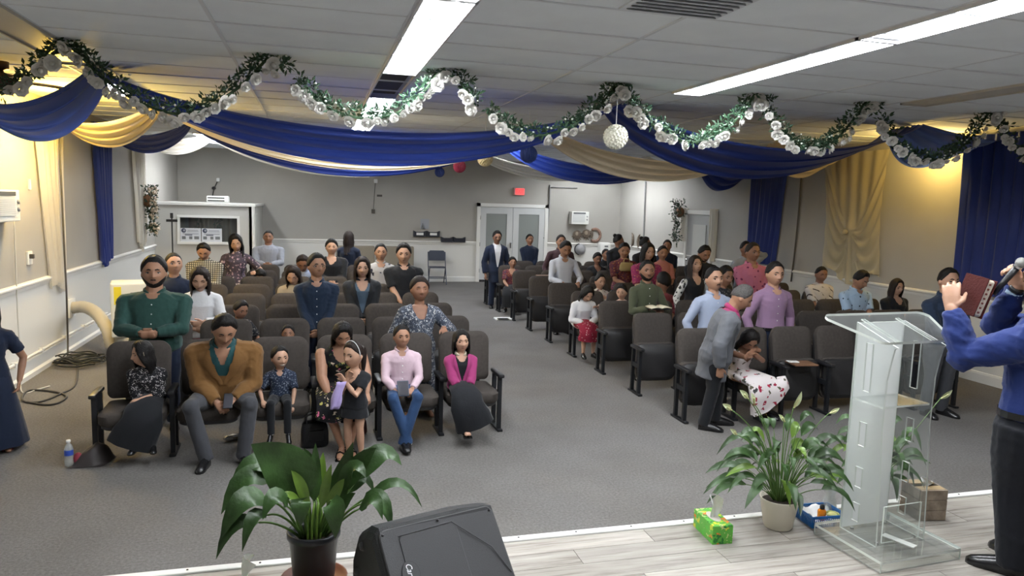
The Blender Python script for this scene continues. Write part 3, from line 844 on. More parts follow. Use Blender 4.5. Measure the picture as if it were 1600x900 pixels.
def hand_prims(b, B, s, W, E, kind, H, curl=.5, fdir=None, thumb=None, fs=1.):
    f = nz(W-E)
    name = kind if isinstance(kind, str) else 'free'
    fw = B.fw; inn = -B.xax*s; dn = np.array((0, 0, -1.))
    if fdir is None:
        if name in ('clasp', 'clasplow', 'belly', 'chest'): fdir = nz(f*.5+inn*.8+dn*.25)
        elif name in ('lap', 'thigh'): fdir = nz(f*.5+fw*.6+dn*.45)
        elif name == 'book': fdir = nz(f*.6+fw*.5+inn*.3)
        else: fdir = f
    if thumb is None:
        if name == 'side': thumb = fw
        elif name in ('lap', 'thigh', 'free'): thumb = inn
        else: thumb = np.array((0, 0, 1.))+fw*.4
    t = nz(thumb-fdir*(thumb@fdir)); pn = np.cross(fdir, t)*s
    if fs == 0: fs = 1
    u = .105*H/1.0*fs                      # hand length
    K = W+fdir*u*.50
    b.tube([W-fdir*u*.05, W+fdir*u*.15, W+fdir*u*.35, K+fdir*u*.02], [u*.16, u*.20, u*.235, u*.21], 10, flat=.45, ref=t, round_=True)
    for i, (o, l) in enumerate(((.17, .40), (.06, .46), (-.06, .43), (-.17, .33))):
        p0 = K+t*o*u-fdir*u*.06; d0 = nz(fdir+t*o*.5); c = curl*(1+.12*i)
        p1 = p0+(d0*math.cos(c*.5)+pn*math.sin(c*.5))*l*u*.5
        p2 = p1+(d0*math.cos(c*1.2)+pn*math.sin(c*1.2))*l*u*.32
        p3 = p2+(d0*math.cos(c*1.8)+pn*math.sin(c*1.8))*l*u*.24
        b.tube([p0, p1, p2, p3], [u*.062, u*.058, u*.052, u*.044], 7, round_=True)
    q0 = W+fdir*u*.12+t*u*.13; q1 = q0+nz(t*.8+fdir*.75+pn*.2)*u*.24; q2 = q1+nz(t*.25+fdir+pn*.35*curl)*u*.22
    b.tube([q0, q1, q2], [u*.085, u*.068, u*.05], 7, round_=True)
NPERS = [0]
def person(label, px, py, Y, X=None, group=None, **sp):
    """one person: head top seen at (px, py) when standing at depth Y"""
    if X is not None:
        _y = R(sp.get('yaw', 0)); _i = Matrix.Rotation(-_y, 3, 'Z')
        sp['_toloc'] = lambda p: _i @ (Vector(p)-Vector((X, Y, sp.get('z0', 0.))))
    f = sp.get('f', False); hf = sp.get('hf', .165); seat = sp.get('seat')
    near = sp.get('near', False)
    b0 = joints(1.25, hf, sp) if X is None else None
    yw = R(sp.get('yaw', 0))
    dyh = 0. if b0 is None else (b0.C[0]*math.sin(yw)+b0.C[1]*math.cos(yw))
    zt = atY(px, py, Y+dyh)[2]-sp.get('z0', 0)
    # height that brings the head's top to the right level
    H = sp.get('H')
    if H is None:
        b1, b2 = joints(1., hf, sp), joints(1.5, hf, sp)
        H = 1+(zt-b1.top)*.5/(b2.top-b1.top)
    yaw = R(sp.get('yaw', 0))
    B = joints(H, hf, sp)
    cz, sz = math.cos(yaw), math.sin(yaw)
    hx = B.C[0]*cz-B.C[1]*sz; hyy = B.C[0]*sz+B.C[1]*cz
    hd = atY(px, py, Y+hyy)
    loc = (hd[0]-hx if X is None else X, Y, sp.get('z0', 0.))
    t = thing('person', label, 'person', loc, yaw, group)
    sec = TORF if f else TOR
    belly = sp.get('belly', 0.)
    sk = skin(sp.get('skin', 'b')); hh = B.hh; C = B.C; HR_ = B.HR
    top = sp.get('top'); sleeve = sp.get('sleeve', 1.); bottom = sp.get('bottom')
    # ---- body: one fused surface
    b = MB()
    Hp = head_pts(HD, hh)
    b.add((HR_ @ Hp.T).T+C, HF)
    for s in (-1, 1):
        Me = HR_ @ Rm(0, 0, -s*.15)
        b.ell(C+HR_ @ np.array((s*.352*hh, .03*hh, -.01*hh)), (.035*hh, .085*hh, .135*hh), 8, 6, Me)
    nr = (.033 if f else .038)*H*(.5+.5*B.w)
    b.tube([B.N-B.up*.05*H, B.N+B.nk*.03*H, C+HR_ @ np.array((0, .08*hh, -.22*hh))], [nr*1.25, nr, nr*1.02], 12)
    core = MB().rings(torso_rings(B, sec, -.002 if sp.get('neck') else -.012, t1=1.0)); b.add(core.v, core.f)
    no = sp.get('neck')
    for s in (-1, 1):
        S, E, T, kd = B.arm[s]
        fm = sp.get('armfat', 1.)*(1+(B.w-1)*.8)
        b.tube([S, S+(E-S)*.5, E, E+(T-E)*.35, T], [.030*H*fm, .028*H*fm, .024*H*fm, .024*H*fm, .0165*H], 10, round_=True)
        fd = sp.get('fdir'); fd = None if fd is None else fd[0 if s < 0 else 1]
        th = sp.get('thumb'); th = None if th is None else th[0 if s < 0 else 1]
        hand_prims(b, B, s, T, E, kd, H, (lambda c_: c_ if not isinstance(c_, tuple) else c_[0 if s < 0 else 1])(sp.get('curl', .55)), None if fd is None else nz(np.array(fd, float)), None if th is None else np.array(th, float), sp.get('handsize', 1.))
        hp_, kn, an = B.leg[s]
        if bottom and bottom[0] == 'pants': b.tube([hp_, kn, an], [.036*H, .026*H, .020*H], 8, round_=True)
        else: b.tube([hp_, hp_*.5+kn*.5, kn, kn*.62+an*.38, an], [.048*H, .044*H, .033*H, .034*H, .019*H], 10, round_=True)
        fd2 = nz(np.array((s*.18, -1., 0))); sp_pitch = sp.get('toe', 0)
        fd2 = nz(fd2+np.array((0, 0, -sp_pitch)))
        heel = an+np.array((0, .012*H, -.028*H)); toe = heel+fd2*.125*H
        B.leg[s] = (hp_, kn, an, heel, toe, fd2)
        if sp.get('shoe', 1) is None: b.tube([heel, heel*.5+toe*.5+np.array((0, 0, .008*H)), toe], [.020*H, .024*H, .019*H], 8, flat=.75, ref=np.cross(fd2, (0, 0, 1.)), round_=True)
        if sp.get('shoe', 1) is None: b.tube([an, heel*.75+toe*.25+np.array((0, 0, .006*H))], [.021*H, .022*H], 8, round_=True)
    o = b.build('body', sk, t); fuse(o, sp.get('vox', .0055 if near else .0085), 2, .45, thin=.30 if near else .36)
    # ---- face parts
    ey = np.array([[.42*.36*hh*s, 0, .05*hh*.5] for s in (-1, 1)])
    for i, s in enumerate((-1, 1)):
        dv = nz(np.array((s*.40, -.90, .055))); p0 = head_pts(dv[None], hh)[0]
        if sp.get('eyes', 'open') == 'open':
            eb = MB().ell((0, 0, 0), (.066*hh, .024*hh, .027*hh), 10, 6)
            e = eb.build('eye', M_eyew, t, True); e.location = C+HR_ @ (p0+np.array((0, .004*hh, 0))); e.rotation_euler = Matrix(HR_).to_euler()
            ib = MB().ell((0, -.012*hh, 0), (.036*hh, .018*hh, .027*hh), 8, 6).box((0, -.010*hh, .023*hh), (.135*hh, .032*hh, .014*hh))
            k = ib.build('iris', M_eye, e)
        else:
            eb = MB().tube([(-.055*hh, 0, .004*hh), (0, -.012*hh, -.012*hh), (.055*hh, 0, .004*hh)], .008*hh, 5)
            e = eb.build('eyelashes', M_eye, t, True); e.location = C+HR_ @ p0; e.rotation_euler = Matrix(HR_).to_euler()
        br = []
        for xx, zz in ((.17, .225), (.36, .265), (.54, .225)):
            dv = nz(np.array((s*xx, -1.+.3*xx, zz))); br.append(head_pts(dv[None], hh)[0]+np.array((0, -.006*hh, .01*hh)))
        MB().tube([C+HR_ @ q for q in br], [.015*hh, .021*hh, .010*hh] if not f else [.010*hh, .015*hh, .007*hh], 6).build('eyebrow', M_hair, t, True)
    dv = nz(np.array((0, -.85, -.505))); p0 = head_pts(dv[None], hh)[0]
    mb_ = MB().tube([(-.10*hh, .025*hh, .0), (-.04*hh, 0, .004*hh), (0, -.004*hh, .0), (.04*hh, 0, .004*hh), (.10*hh, .025*hh, 0)], [.006*hh, .020*hh, .022*hh, .020*hh, .006*hh], 6)
    if sp.get('smile'): mb_ = MB().tube([(-.13*hh, .035*hh, .03*hh), (-.06*hh, .0, .0), (0, -.006*hh, -.012*hh), (.06*hh, 0, 0), (.13*hh, .035*hh, .03*hh)], [.008*hh, .028*hh, .034*hh, .028*hh, .008*hh], 6)
    mo = mb_.build('mouth', (M_lip if f else M_lipm) if not sp.get('smile') else M_eyew, t, True); mo.location = C+HR_ @ (p0+np.array((0, .006*hh, .01*hh))); mo.rotation_euler = Matrix(HR_).to_euler()
    # ---- hair
    style = sp.get('hair', 'short'); hm = sp.get('haircol', M_hair)
    if style:
        hb = MB(); mk = hair_mask(HD, style); Pt = head_pts(HD, hh)
        th = {'short': .062, 'thick': .095, 'buzz': .035, 'long': .085, 'longfront': .085, 'bun': .05, 'pony': .05, 'updo': .09, 'cap': .06}[style]*hh
        th = th*(.42+.62*np.clip(HD[:, 2], 0, 1)) if style in ('short', 'thick', 'buzz') else th*(.62+.5*np.clip(HD[:, 2], 0, 1))
        az = np.arctan2(HD[:, 0], HD[:, 1])
        rip = .010*hh*np.sin(az*17+HD[:, 2]*6)+.008*hh*np.sin(az*31+2)
        off = (th+rip)*mk-.03*hh*(1-mk)
        nrm = HD/np.array((.36, .41, .5)); nrm /= np.linalg.norm(nrm, axis=1)[:, None]
        hb.add((HR_ @ (Pt+nrm*off[:, None]).T).T+C, HF)
        if style in ('long', 'longfront'):
            Lh = sp.get('hairlen', .24)*H
            fx = HR_ @ np.array((1., 0, 0)); fb = HR_ @ np.array((0, 1., 0)); fb = nz(np.array((fb[0], fb[1], 0))+1e-6)
            open_ = R(52 if style == 'longfront' else 68)
            h0 = C+HR_ @ np.array((0, .0, .12*hh)); h1 = C+HR_ @ np.array((0, .03*hh, -.30*hh))
            n0 = B.N+B.up*.005*H; n1 = B.N-B.up*.07*H; n2 = B.N-B.up*Lh
            cen = catmull([h0, h1, n0, n1, n2], 3)
            k_ = np.linspace(0, 1, len(cen)); st = [0, .25, .5, .75, 1]
            rxs = np.interp(k_, st, [.40*hh, .43*hh, .40*hh, .080*H*B.w, .074*H*B.w]); rys = np.interp(k_, st, [.44*hh, .45*hh, .38*hh, .088*H*B.w, .098*H*B.w])
            ths = np.interp(k_, st, [.05*hh, .10*hh, .12*hh, .10*hh, .04*hh]); bot = np.interp(k_, [0, .45, .8, 1], [0, 0, 1, 1])
            rs = []; na = 30
            for i_, c_ in enumerate(cen):
                q_ = k_[i_]; xa = nz(fx*(1-q_)+B.xax*q_); ba = nz(fb*(1-q_)-B.fw*q_)
                if style == 'longfront': op = open_*(1-.25*bot[i_]*0)
                else: op = open_+R(38)*bot[i_]
                outer = []; inner = []
                for j in range(na+1):
                    a_ = -PI+op+(2*PI-2*op)*j/na       # 0 is the back
                    e_ = 1-.72*abs(2*j/na-1)**6
                    wv = .012*hh*math.sin(a_*13+q_*2.5)+.008*hh*math.sin(a_*29+q_*5)
                    dz = np.array((0, 0, -.05*hh*abs(math.sin(a_*5+1))*(q_ > .95)))
                    fwd = 1.12 if style == 'longfront' else 1.
                    ro = (math.sin(a_)*xa*(rxs[i_]+wv)+math.cos(a_)*ba*(rys[i_]*(fwd if math.cos(a_) < 0 else 1)+wv))
                    outer.append(c_+ro+dz); inner.append(c_+ro*(1-ths[i_]*e_/max(rxs[i_], 1e-3))+dz)
                rs.append(outer+inner[::-1])
            hb.rings(rs)
        if style == 'bun': hb.ell(C+HR_ @ np.array((0, .30*hh, .42*hh)), (.17*hh, .16*hh, .15*hh), 12, 8, HR_)
        if style == 'updo': hb.ell(C+HR_ @ np.array((0, .34*hh, .05*hh)), (.24*hh, .18*hh, .22*hh), 12, 8, HR_)
        if style == 'pony':
            p1 = C+HR_ @ np.array((0, .40*hh, .12*hh)); p2 = C+HR_ @ np.array((0, .60*hh, -.05*hh)); p3 = C+HR_ @ np.array((0, .50*hh, -.9*hh))
            hb.tube(catmull([p1, p2, p3], 4), [.08*hh, .13*hh, .14*hh, .14*hh, .13*hh, .12*hh, .11*hh, .08*hh, .03*hh], 9)
        hb.build('hair', hm, t, True)
        if sp.get('headband'):
            pts = []
            for k in range(13):
                a = PI*k/12; pts.append(C+HR_ @ np.array((math.cos(a)*.395*hh, -.05*hh, math.sin(a)*.57*hh)))
            MB().tube(pts, .018*hh, 6, flat=1.6).build('headband', sp['headband'], t, True)
    if sp.get('beard'):
        az = np.degrees(np.arctan2(np.abs(HD[:, 0]), -HD[:, 1])); z = HD[:, 2]
        X = np.abs(HD[:, 0])
        mk = sstep(-.30, -.42, z-np.interp(az, [0, 30, 60, 85, 110], [-.32, -.22, .05, .25, -1]))*sstep(108, 90, az)*sstep(-1.02, -.9, z)
        mouth = np.exp(-(X/.22)**2-((z+.52)/.10)**2); mk = mk*(1-np.clip(mouth*1.6, 0, 1))
        Pt = head_pts(HD, hh); nrm = HD/np.array((.36, .41, .5)); nrm /= np.linalg.norm(nrm, axis=1)[:, None]
        MB().add((HR_ @ (Pt+nrm*((.028*mk-.03*(1-mk))*hh)[:, None]).T).T+C, HF).build('beard', hm, t, True)
    if sp.get('beard') or sp.get('mustache'):
        q = [head_pts(nz(np.array((xx, -.9, zz)))[None], hh)[0]+np.array((0, -.012*hh, 0)) for xx, zz in ((-.27, -.425), (-.13, -.385), (0, -.378), (.13, -.385), (.27, -.425))]
        MB().tube([C+HR_ @ p for p in q], [.008*hh, .022*hh, .018*hh, .022*hh, .008*hh], 6).build('mustache', hm, t, True)
    if sp.get('glasses'):
        g = MB()
        for s in (-1, 1):
            c_ = head_pts(nz(np.array((s*.40, -.90, .06)))[None], hh)[0]+np.array((0, -.04*hh, 0))
            pts = [C+HR_ @ (c_+np.array((math.cos(2*PI*k/12)*.095*hh, 0, math.sin(2*PI*k/12)*.07*hh))) for k in range(13)]
            g.tube(pts, .009*hh, 5)
            g.tube([C+HR_ @ (c_+np.array((s*.09*hh, 0, .02*hh))), C+HR_ @ np.array((s*.36*hh, .02*hh, .06*hh))], .008*hh, 5)
        g.tube([C+HR_ @ np.array((-.06*hh, -.44*hh, .05*hh)), C+HR_ @ np.array((.06*hh, -.44*hh, .05*hh))], .008*hh, 5)
        g.build('glasses', M_black, t, True)
    # ---- upper garment
    if top:
        m, kind = top if isinstance(top, tuple) else (top, 'shirt')
        infl = {'shirt': .011, 'tee': .011, 'jacket': .026, 'sweater': .018, 'dress': .010, 'tank': .008}[kind]
        hem = sp.get('hem', {'jacket': -.42, 'shirt': -.14, 'tee': -.22, 'sweater': -.12, 'dress': -.1, 'tank': -.1}[kind])
        if seat is not None: hem = max(hem, -.16)
        b = MB(); neckt = 1.02
        b.rings(torso_rings(B, sec, infl, t0=hem, t1=neckt, belly=belly, flare=.0 if kind != 'jacket' else .03))
        if hem < -.2 and seat is None:
            pass
        for s in (-1, 1):
            S, E, T, kd = B.arm[s]; fm = sp.get('armfat', 1.)*(1+(B.w-1)*.8); k = infl*.9
            if kind == 'tank': continue
            if sleeve >= .5:
                en = E+(T-E)*min(1., (sleeve-.5)*2)*.97
                pts = [S-B.xax*s*.02*H, S, S+(E-S)*.5, E]+([E+(en-E)*.5, en] if sleeve > .55 else [])
                rr = [.030*H*fm+k, .036*H*fm+k, .031*H*fm+k, .028*H*fm+k]+([.026*H*fm+k, (.020*H+k*.9) if sleeve > .9 else .025*H*fm+k] if sleeve > .55 else [])
            else:
                en = S+(E-S)*sleeve*2
                pts = [S-B.xax*s*.02*H, S, S+(en-S)*.5, en]; rr = [.030*H*fm+k, .036*H*fm+k, .034*H*fm+k, .034*H*fm+k]
            b.tube(pts, rr, 12)
            if sleeve > .55: b.ell(E, (.029*H*fm+k,)*3, 10, 6)
            b.ell(S, (.037*H*fm+k, .036*H*fm+k, .036*H*fm+k), 10, 6)
            b.tube([S, S*.35+B.N*.65-B.up*.012*H, B.N+B.up*.012*H], [.036*H*fm+k, .036*H+k, .026*H+k*.5], 10)
        if sp.get('sleeves2'):
            for s in (-1, 1):
                S, E, T, kd = B.arm[s]
                o3 = MB().tube([S, S+(E-S)*.5, E, E+(T-E)*.5, E+(T-E)*.95], [.036*H, .036*H, .034*H, .032*H, .028*H], 12, round_=True).build('sleeve', sp['sleeves2'], t)
                fuse(o3, .0125, 2, wr=1.)
        fr = sp.get('front')          # opening of a jacket that shows a shirt: (material, lowest point, half width)
        o = b.build({'shirt': 'shirt', 'tee': 'tee_shirt', 'jacket': 'jacket', 'sweater': 'sweater', 'dress': 'bodice', 'tank': 'bodice'}[kind], m, t)
        fuse(o, .0095 if near else .0125, 3, wr=sp.get('wr', 1.), thin=.7)
        if fr: CUT[o.name] = (B, fr[1], fr[2], 'v')
        elif no: CUT[o.name] = (B, no[0], no[1], no[2])
        if fr:
            b2 = MB(); b2.rings(torso_rings(B, sec, .012, t0=-.1, t1=1.02, belly=belly))
            o2 = b2.build('shirt', fr[0], t); fuse(o2, .0105, 2)
            if no: CUT[o2.name] = (B, no[0], no[1], no[2])
        if kind == 'shirt' or sp.get('collar') or fr:
            cm_ = sp.get('collar', fr[0] if fr else m); pts = []
            c0 = B.N+B.up*.010*H
            for k in range(11):
                a = -PI*.5+ .42+(2*PI-.84)*k/10
                pts.append(c0+B.xax*math.cos(a)*(nr+.014)+np.cross(B.up, B.xax)*math.sin(a)*(nr+.016)+B.up*(.012*H*math.sin(a)))
            MB().tube(pts, [.006*H]+[.017*H]*9+[.006*H], 8, flat=.45, ref=B.up).build('collar', cm_, t, True)
        if kind in ('shirt',) and near and sp.get('buttons', True):
            for q in np.linspace((no[0]-.04) if no else .9, .1, 5):
                p = torso_pt(B, sec, q, 0, infl+.003, belly); MB().ell(p, (.006, .004, .006), 6, 4).build('button', M_white, t)
        if fr:
            for s in (-1, 1):
                b = MB(); rs = []
                for q in np.linspace(fr[1]-.06, .99, 8):
                    k = max(0, (q-fr[1])/(1-fr[1])); x_ = fr[2]*H*k
                    th0 = math.asin(min(.95, x_/(np.interp(q, [z[0] for z in sec], [z[1] for z in sec])*H*B.w+infl)))
                    lw = .28*math.sin(min(1, k*.9+.06)*PI*.85)+.06
                    rs.append([torso_pt(B, sec, q, s*th0, infl+.002, belly), torso_pt(B, sec, q, s*(th0+lw*.5), infl+.009, belly), torso_pt(B, sec, q, s*(th0+lw), infl+.004, belly)])
                b.rings(rs, False, False, False); b.build('lapel', m, t, True)
    # ---- lower garment
    if bottom:
        kind, m = bottom[0], bottom[1]
        b = MB()
        if kind == 'pants':
            b.rings(torso_rings(B, sec, .006, t0=-.24, t1=.10, belly=belly*.6))
            for s in (-1, 1):
                hp_, kn, an = B.leg[s][:3]
                low = an+np.array((0, .004*H, -.016*H)) if len(bottom) < 3 else kn+(an-kn)*bottom[2]
                b.tube([hp_, hp_*.55+kn*.45, kn, kn*.5+low*.5, low], [q_*H*sp.get('pw', 1.) for q_ in (.060*B.w**.6, .056*B.w**.6, .045, .042, .040)], 12, round_=False)
                b.ell(kn, (.045*H,)*3, 10, 6)
                b.ell(hp_, (.06*H*B.w**.6,)*3, 10, 6)
            o = b.build('trousers', m, t); fuse(o, .0115 if near else .016, 3, wr=.8)
            if sp.get('belt'):
                rr = [torso_ring(B, sec, q, .0135, 20, belly) for q in (.02, .09)]
                MB().rings(rr, False, False).build('belt', M_shoe, t)
        else:
            hemz = bottom[2]; fl_ = bottom[3] if len(bottom) > 3 else .11
            pf = lambda k, a: 1+.035*math.sin(9*a+k*.3)*k/6
            rs = []
            if seat is None:
                w0 = torso_ring(B, sec, .16, .008, 28)
                rs.append(w0)
                n = 7
                for k in range(1, n+1):
                    q = k/n; z = B.P[2]*(1-q)+hemz*q; rx = (.104+fl_*q**.8)*H*B.w; ry = (.082+fl_*.85*q**.8)*H*B.w
                    rs.append([(rx*math.cos(2*PI*j/28)*pf(k, 2*PI*j/28), ry*math.sin(2*PI*j/28)*pf(k, 2*PI*j/28), z) for j in range(28)])
            else:
                kn = (B.leg[-1][1]+B.leg[1][1])/2; an = (B.leg[-1][2]+B.leg[1][2])/2
                kw = abs(B.leg[1][1][0]-B.leg[-1][1][0])/2
                path = [B.P+B.up0*B.Ls*.16, B.P+np.array((0, -.01*H, 0)), B.P*.55+kn*.45+np.array((0, 0, .005*H)), kn+np.array((0, -.01*H, -.005*H)), kn*.75+an*.25+np.array((0, -.045*H, -.02*H)), np.array((kn[0]+sp.get('skirtx', 0)*H, kn[1]-.03*H, hemz+(kn[2]-hemz)*.3)), np.array((kn[0]+sp.get('skirtx', 0)*1.6*H, kn[1]-.02*H, hemz))]
                wd = [.092*B.w, .108*B.w, .085*B.w+kw/H*.6, .058+kw/H+fl_*.3, .056+kw/H+fl_*.6, .056+kw/H+fl_*.9, .056+kw/H+fl_*1.1]
                hg = [.075, .07, .062, .058, .060, .065+fl_*.2, .07+fl_*.3]
                for k, p in enumerate(path):
                    tg = path[min(k+1, len(path)-1)]-path[max(k-1, 0)]; tg = nz(tg); x = np.array((1., 0, 0)); x = nz(x-tg*(x@tg)); y = np.cross(tg, x)
                    rs.append([p+x*wd[k]*H*math.cos(2*PI*j/28)*pf(k, 2*PI*j/28)+y*hg[k]*H*math.sin(2*PI*j/28)*pf(k, 2*PI*j/28) for j in range(28)])
            b.rings(rs, True, False); b.build('skirt', m, t, True)
    # ---- shoes
    sh = sp.get('shoe', M_shoe)
    if sh:
        for s in (-1, 1):
            hp_, kn, an, heel, toe, fd2 = B.leg[s]
            x = nz(np.cross(fd2, (0, 0, 1.))); upv = np.cross(x, fd2); rs = []
            so = heel-upv*.017*H-fd2*.022*H
            for q, w_, h_ in ((0, .012, .03), (.03, .021, .055), (.08, .023, .06), (.13, .023, .048), (.18, .026, .036), (.21, .021, .028), (.228, .008, .016)):
                p = so+fd2*q*.72*H
                rs.append([p+x*w_*H*cx+upv*h_*H*cy for cx, cy in ((-1, 0), (-1.05, .3), (-.8, .75), (0, 1), (.8, .75), (1.05, .3), (1, 0), (0, -.02))])
            MB().rings(rs).build('shoe', sh, t, True)
            if sp.get('socks'): MB().tube([an+np.array((0, 0, -.02*H)), an+(kn-an)*.16], [.028*H, .026*H], 10).build('sock', M_white, t, True)
    elif sp.get('sandals'):
        for s in (-1, 1):
            hp_, kn, an, heel, toe, fd2 = B.leg[s]
            x = nz(np.cross(fd2, (0, 0, 1.))); upv = np.cross(x, fd2)
            b = MB(); rs = []
            for q, w_ in ((-.02, .012), (.0, .022), (.06, .022), (.12, .028), (.15, .02)):
                p = heel+fd2*q*H-upv*.020*H
                rs.append([p-x*w_*H, p+x*w_*H, p+x*w_*H-upv*.012*H, p-x*w_*H-upv*.012*H])
            b.rings(rs)
            for q in (.09, .02):
                c_ = heel+fd2*q*H; b.tube([c_-x*.026*H-upv*.015*H, c_-x*.02*H+upv*.018*H, c_+upv*.026*H, c_+x*.02*H+upv*.018*H, c_+x*.026*H-upv*.015*H], .006*H, 5)
            b.tube([an-x*.02*H+fd2*.0*H, an+fd2*.022*H, an+x*.02*H, an-fd2*.024*H, an-x*.02*H], .005*H, 5)
            b.build('sandal', sp['sandals'], t)
    M = Matrix.Translation(loc) @ Matrix.Rotation(yaw, 4, 'Z')
    B.world = lambda p: M @ Vector(p)
    B.root = t; B.sec = sec; B.yaw = yaw; B.belly = belly
    return B
def wrinkle(co, no, amp, seed):
    r = np.random.RandomState(seed); d = np.zeros(len(co))
    w = co+.03*np.sin(co[:, [1, 2, 0]]*19+r.rand(3)*6)
    for k in range(7):
        dirn = r.randn(3)*np.array((1., 1., 1.5)); dirn /= np.linalg.norm(dirn); fq = r.uniform(28, 75)
        s_ = np.sin(w @ dirn*fq+r.rand()*6); gate = np.clip(np.sin(w @ r.randn(3)*9+r.rand()*6)+.1, 0, 1)
        d += (1-np.abs(s_))**2*gate*(30/fq)
    return co+no*((d-.35)*amp)[:, None]
def cut_neck(me, cut):
    """takes the neckline out of a garment, so that what is worn beneath shows"""
    B, t0, wd, kind = cut
    n = len(me.vertices); co = np.zeros(n*3); me.vertices.foreach_get('co', co); co = co.reshape(-1, 3)
    rel = co-B.mid; t = rel @ B.up/B.Ls+.5
    x = nz(B.xax-B.up*(B.xax @ B.up)); y = np.cross(B.up, x); ly = rel @ y; lx = np.abs(rel @ x)
    k = np.clip((t-t0)/(1.-t0), 0, 1.6)
    w = wd*B.H*(k if kind == 'v' else np.sqrt(k))
    hit = (t > t0) & (lx < w) & ((ly < 0) | (t > .985))
    bm = bmesh.new(); bm.from_mesh(me); bm.verts.ensure_lookup_table()
    bmesh.ops.delete(bm, geom=[v for v, h in zip(bm.verts, hit) if h], context='VERTS')
    edge = [v for v in bm.verts if v.is_boundary]
    for _ in range(3): bmesh.ops.smooth_vert(bm, verts=edge, factor=.5, use_axis_x=True, use_axis_y=True, use_axis_z=True)
    bm.to_mesh(me); bm.free()
def fuse_all():
    dg = bpy.context.evaluated_depsgraph_get()
    new = [(o, bpy.data.meshes.new_from_object(o.evaluated_get(dg), preserve_all_data_layers=False, depsgraph=dg)) for o in PENDING]
    for o, me in new:
        old = o.data; mts = list(old.materials); o.modifiers.clear(); me.name = o.name
        me.materials.clear()
        for m in mts: me.materials.append(m)
        if o.name in WR:
            n = len(me.vertices); co = np.zeros(n*3); no = np.zeros(n*3); me.vertices.foreach_get('co', co); me.vertex_normals.foreach_get('vector', no)
            co = wrinkle(co.reshape(-1, 3), no.reshape(-1, 3), .0048*WR[o.name], len(o.name)*7+n % 97)
            me.vertices.foreach_set('co', co.ravel()); me.update()
        if o.name in CUT: cut_neck(me, CUT[o.name])
        o.data = me; bpy.data.meshes.remove(old)
        me.polygons.foreach_set('use_smooth', [True]*len(me.polygons))
# ---------------------------------------------------------------- the people in the hall
C = cloth
C_green = C('dark_green_shirt', (.016, .052, .044)); C_black = C('black_cloth', (.009, .010, .013)); C_navy = C('navy_cloth', (.008, .014, .034))
C_grey = C('charcoal_trousers', (.048, .050, .058)); C_tan = C('tan_wool', (.150, .074, .022)); C_teal = C('teal_shirt', (.012, .055, .060))
C_jeans = C('blue_jeans', (.022, .055, .135)); C_pink = C('pale_pink_shirt', (.54, .40, .46)); C_mag = C('magenta_knit', (.29, .035, .135))
C_white = C('white_knit', (.66, .66, .68)); C_red = C('dark_red_skirt', (.16, .008, .03)); C_dnavy = C('deep_navy_shirt', (.010, .020, .042))
C_dark = C('dark_jacket', (.012, .013, .016)); C_slate = C('slate_blue_top', (.075, .11, .15)); C_light = C('pale_grey_shirt', (.42, .42, .44))
C_bluegrey = C('blue_grey_shirt', (.27, .29, .34)); C_pale = C('pale_blue_shirt', (.34, .39, .52)); C_lav = C('lavender_shirt', (.27, .165, .265))
C_olive = C('olive_shirt', (.055, .062, .036)); C_suit = C('grey_suit', (.105, .11, .125)); C_fuch = C('fuchsia_shirt', (.30, .03, .11))
C_blush = C('blush_sweater', (.60, .42, .36)); C_wht2 = C('cool_white_shirt', (.50, .52, .58)); C_maroon = C('maroon_blouse', (.14, .025, .035))
C_dred = C('dark_plum_shirt', (.05, .025, .03)); C_royal = C('royal_blue_shirt', (.012, .026, .125)); C_cream = C('cream_lace', (.62, .54, .42))
C_beige = C('beige_top', (.36, .31, .24)); C_purple = C('lilac_towel', (.42, .34, .62)); C_sky = C('sky_polo', (.40, .52, .66))
P_floral = pattern('black_floral_print', (.008, .008, .010), [(.55, .45, .34), (.50, .12, .20), (.05, .08, .03), (.4, .36, .10)], 24, .30)
P_navyprint = pattern('navy_speckled_print', (.018, .026, .050), [(.22, .25, .30), (.12, .15, .2)], 70, .33, 'dot')
P_darkprint = pattern('dark_print', (.012, .013, .018), [(.25, .24, .22), (.06, .07, .10)], 40, .30)
P_grey = pattern('grey_speckled_dress', (.05, .06, .085), [(.55, .56, .58), (.30, .34, .40), (.5, .5, .5)], 42, .36)
P_check = pattern('checked_shirt', (.035, .035, .03), [(.42, .39, .32)], 36, .36, 'check')
P_mauve = pattern('mauve_floral_dress', (.055, .045, .065), [(.38, .26, .32), (.5, .42, .42), (.1, .07, .1)], 26, .36)
P_pinkdots = pattern('pink_print_shirt', (.44, .14, .21), [(.14, .025, .07)], 13, .22, 'dot')
P_tee = pattern('white_print_tee', (.60, .56, .53), [(.05, .04, .04)], 4.5, .93, 'stripe')
P_polo = pattern('sky_polo_print', (.38, .50, .64), [(.02, .03, .05)], 15, .17, 'dot')
P_rosedress = pattern('white_rose_dress', (.70, .64, .64), [(.30, .02, .05), (.05, .05, .05), (.10, .09, .06), (.35, .03, .06)], 17, .30)
P_sleeve = pattern('white_black_floral', (.62, .62, .60), [(.03, .03, .03)], 22, .36)
P_lace = pattern('white_lace', (.012, .012, .015), [(.5, .48, .48)], 45, .30)
P_trad = pattern('woven_blouse', (.09, .02, .03), [(.30, .08, .03), (.02, .05, .10), (.35, .20, .05)], 40, .34)
P_reddot = pattern('red_dotted_skirt', (.20, .012, .03), [(.55, .4, .4)], 30, .22, 'dot')
P_lightprint = pattern('light_print_shirt', (.42, .41, .42), [(.03, .03, .05)], 11, .25)
P_huipil = pattern('pink_woven_blouse', (.25, .03, .10), [(.05, .02, .08), (.5, .25, .1)], 35, .3)
P_child = pattern('cream_patterned_shawl', (.50, .44, .36), [(.10, .05, .06), (.3, .10, .08)], 20, .34)
def LY(k): return 6.28+k
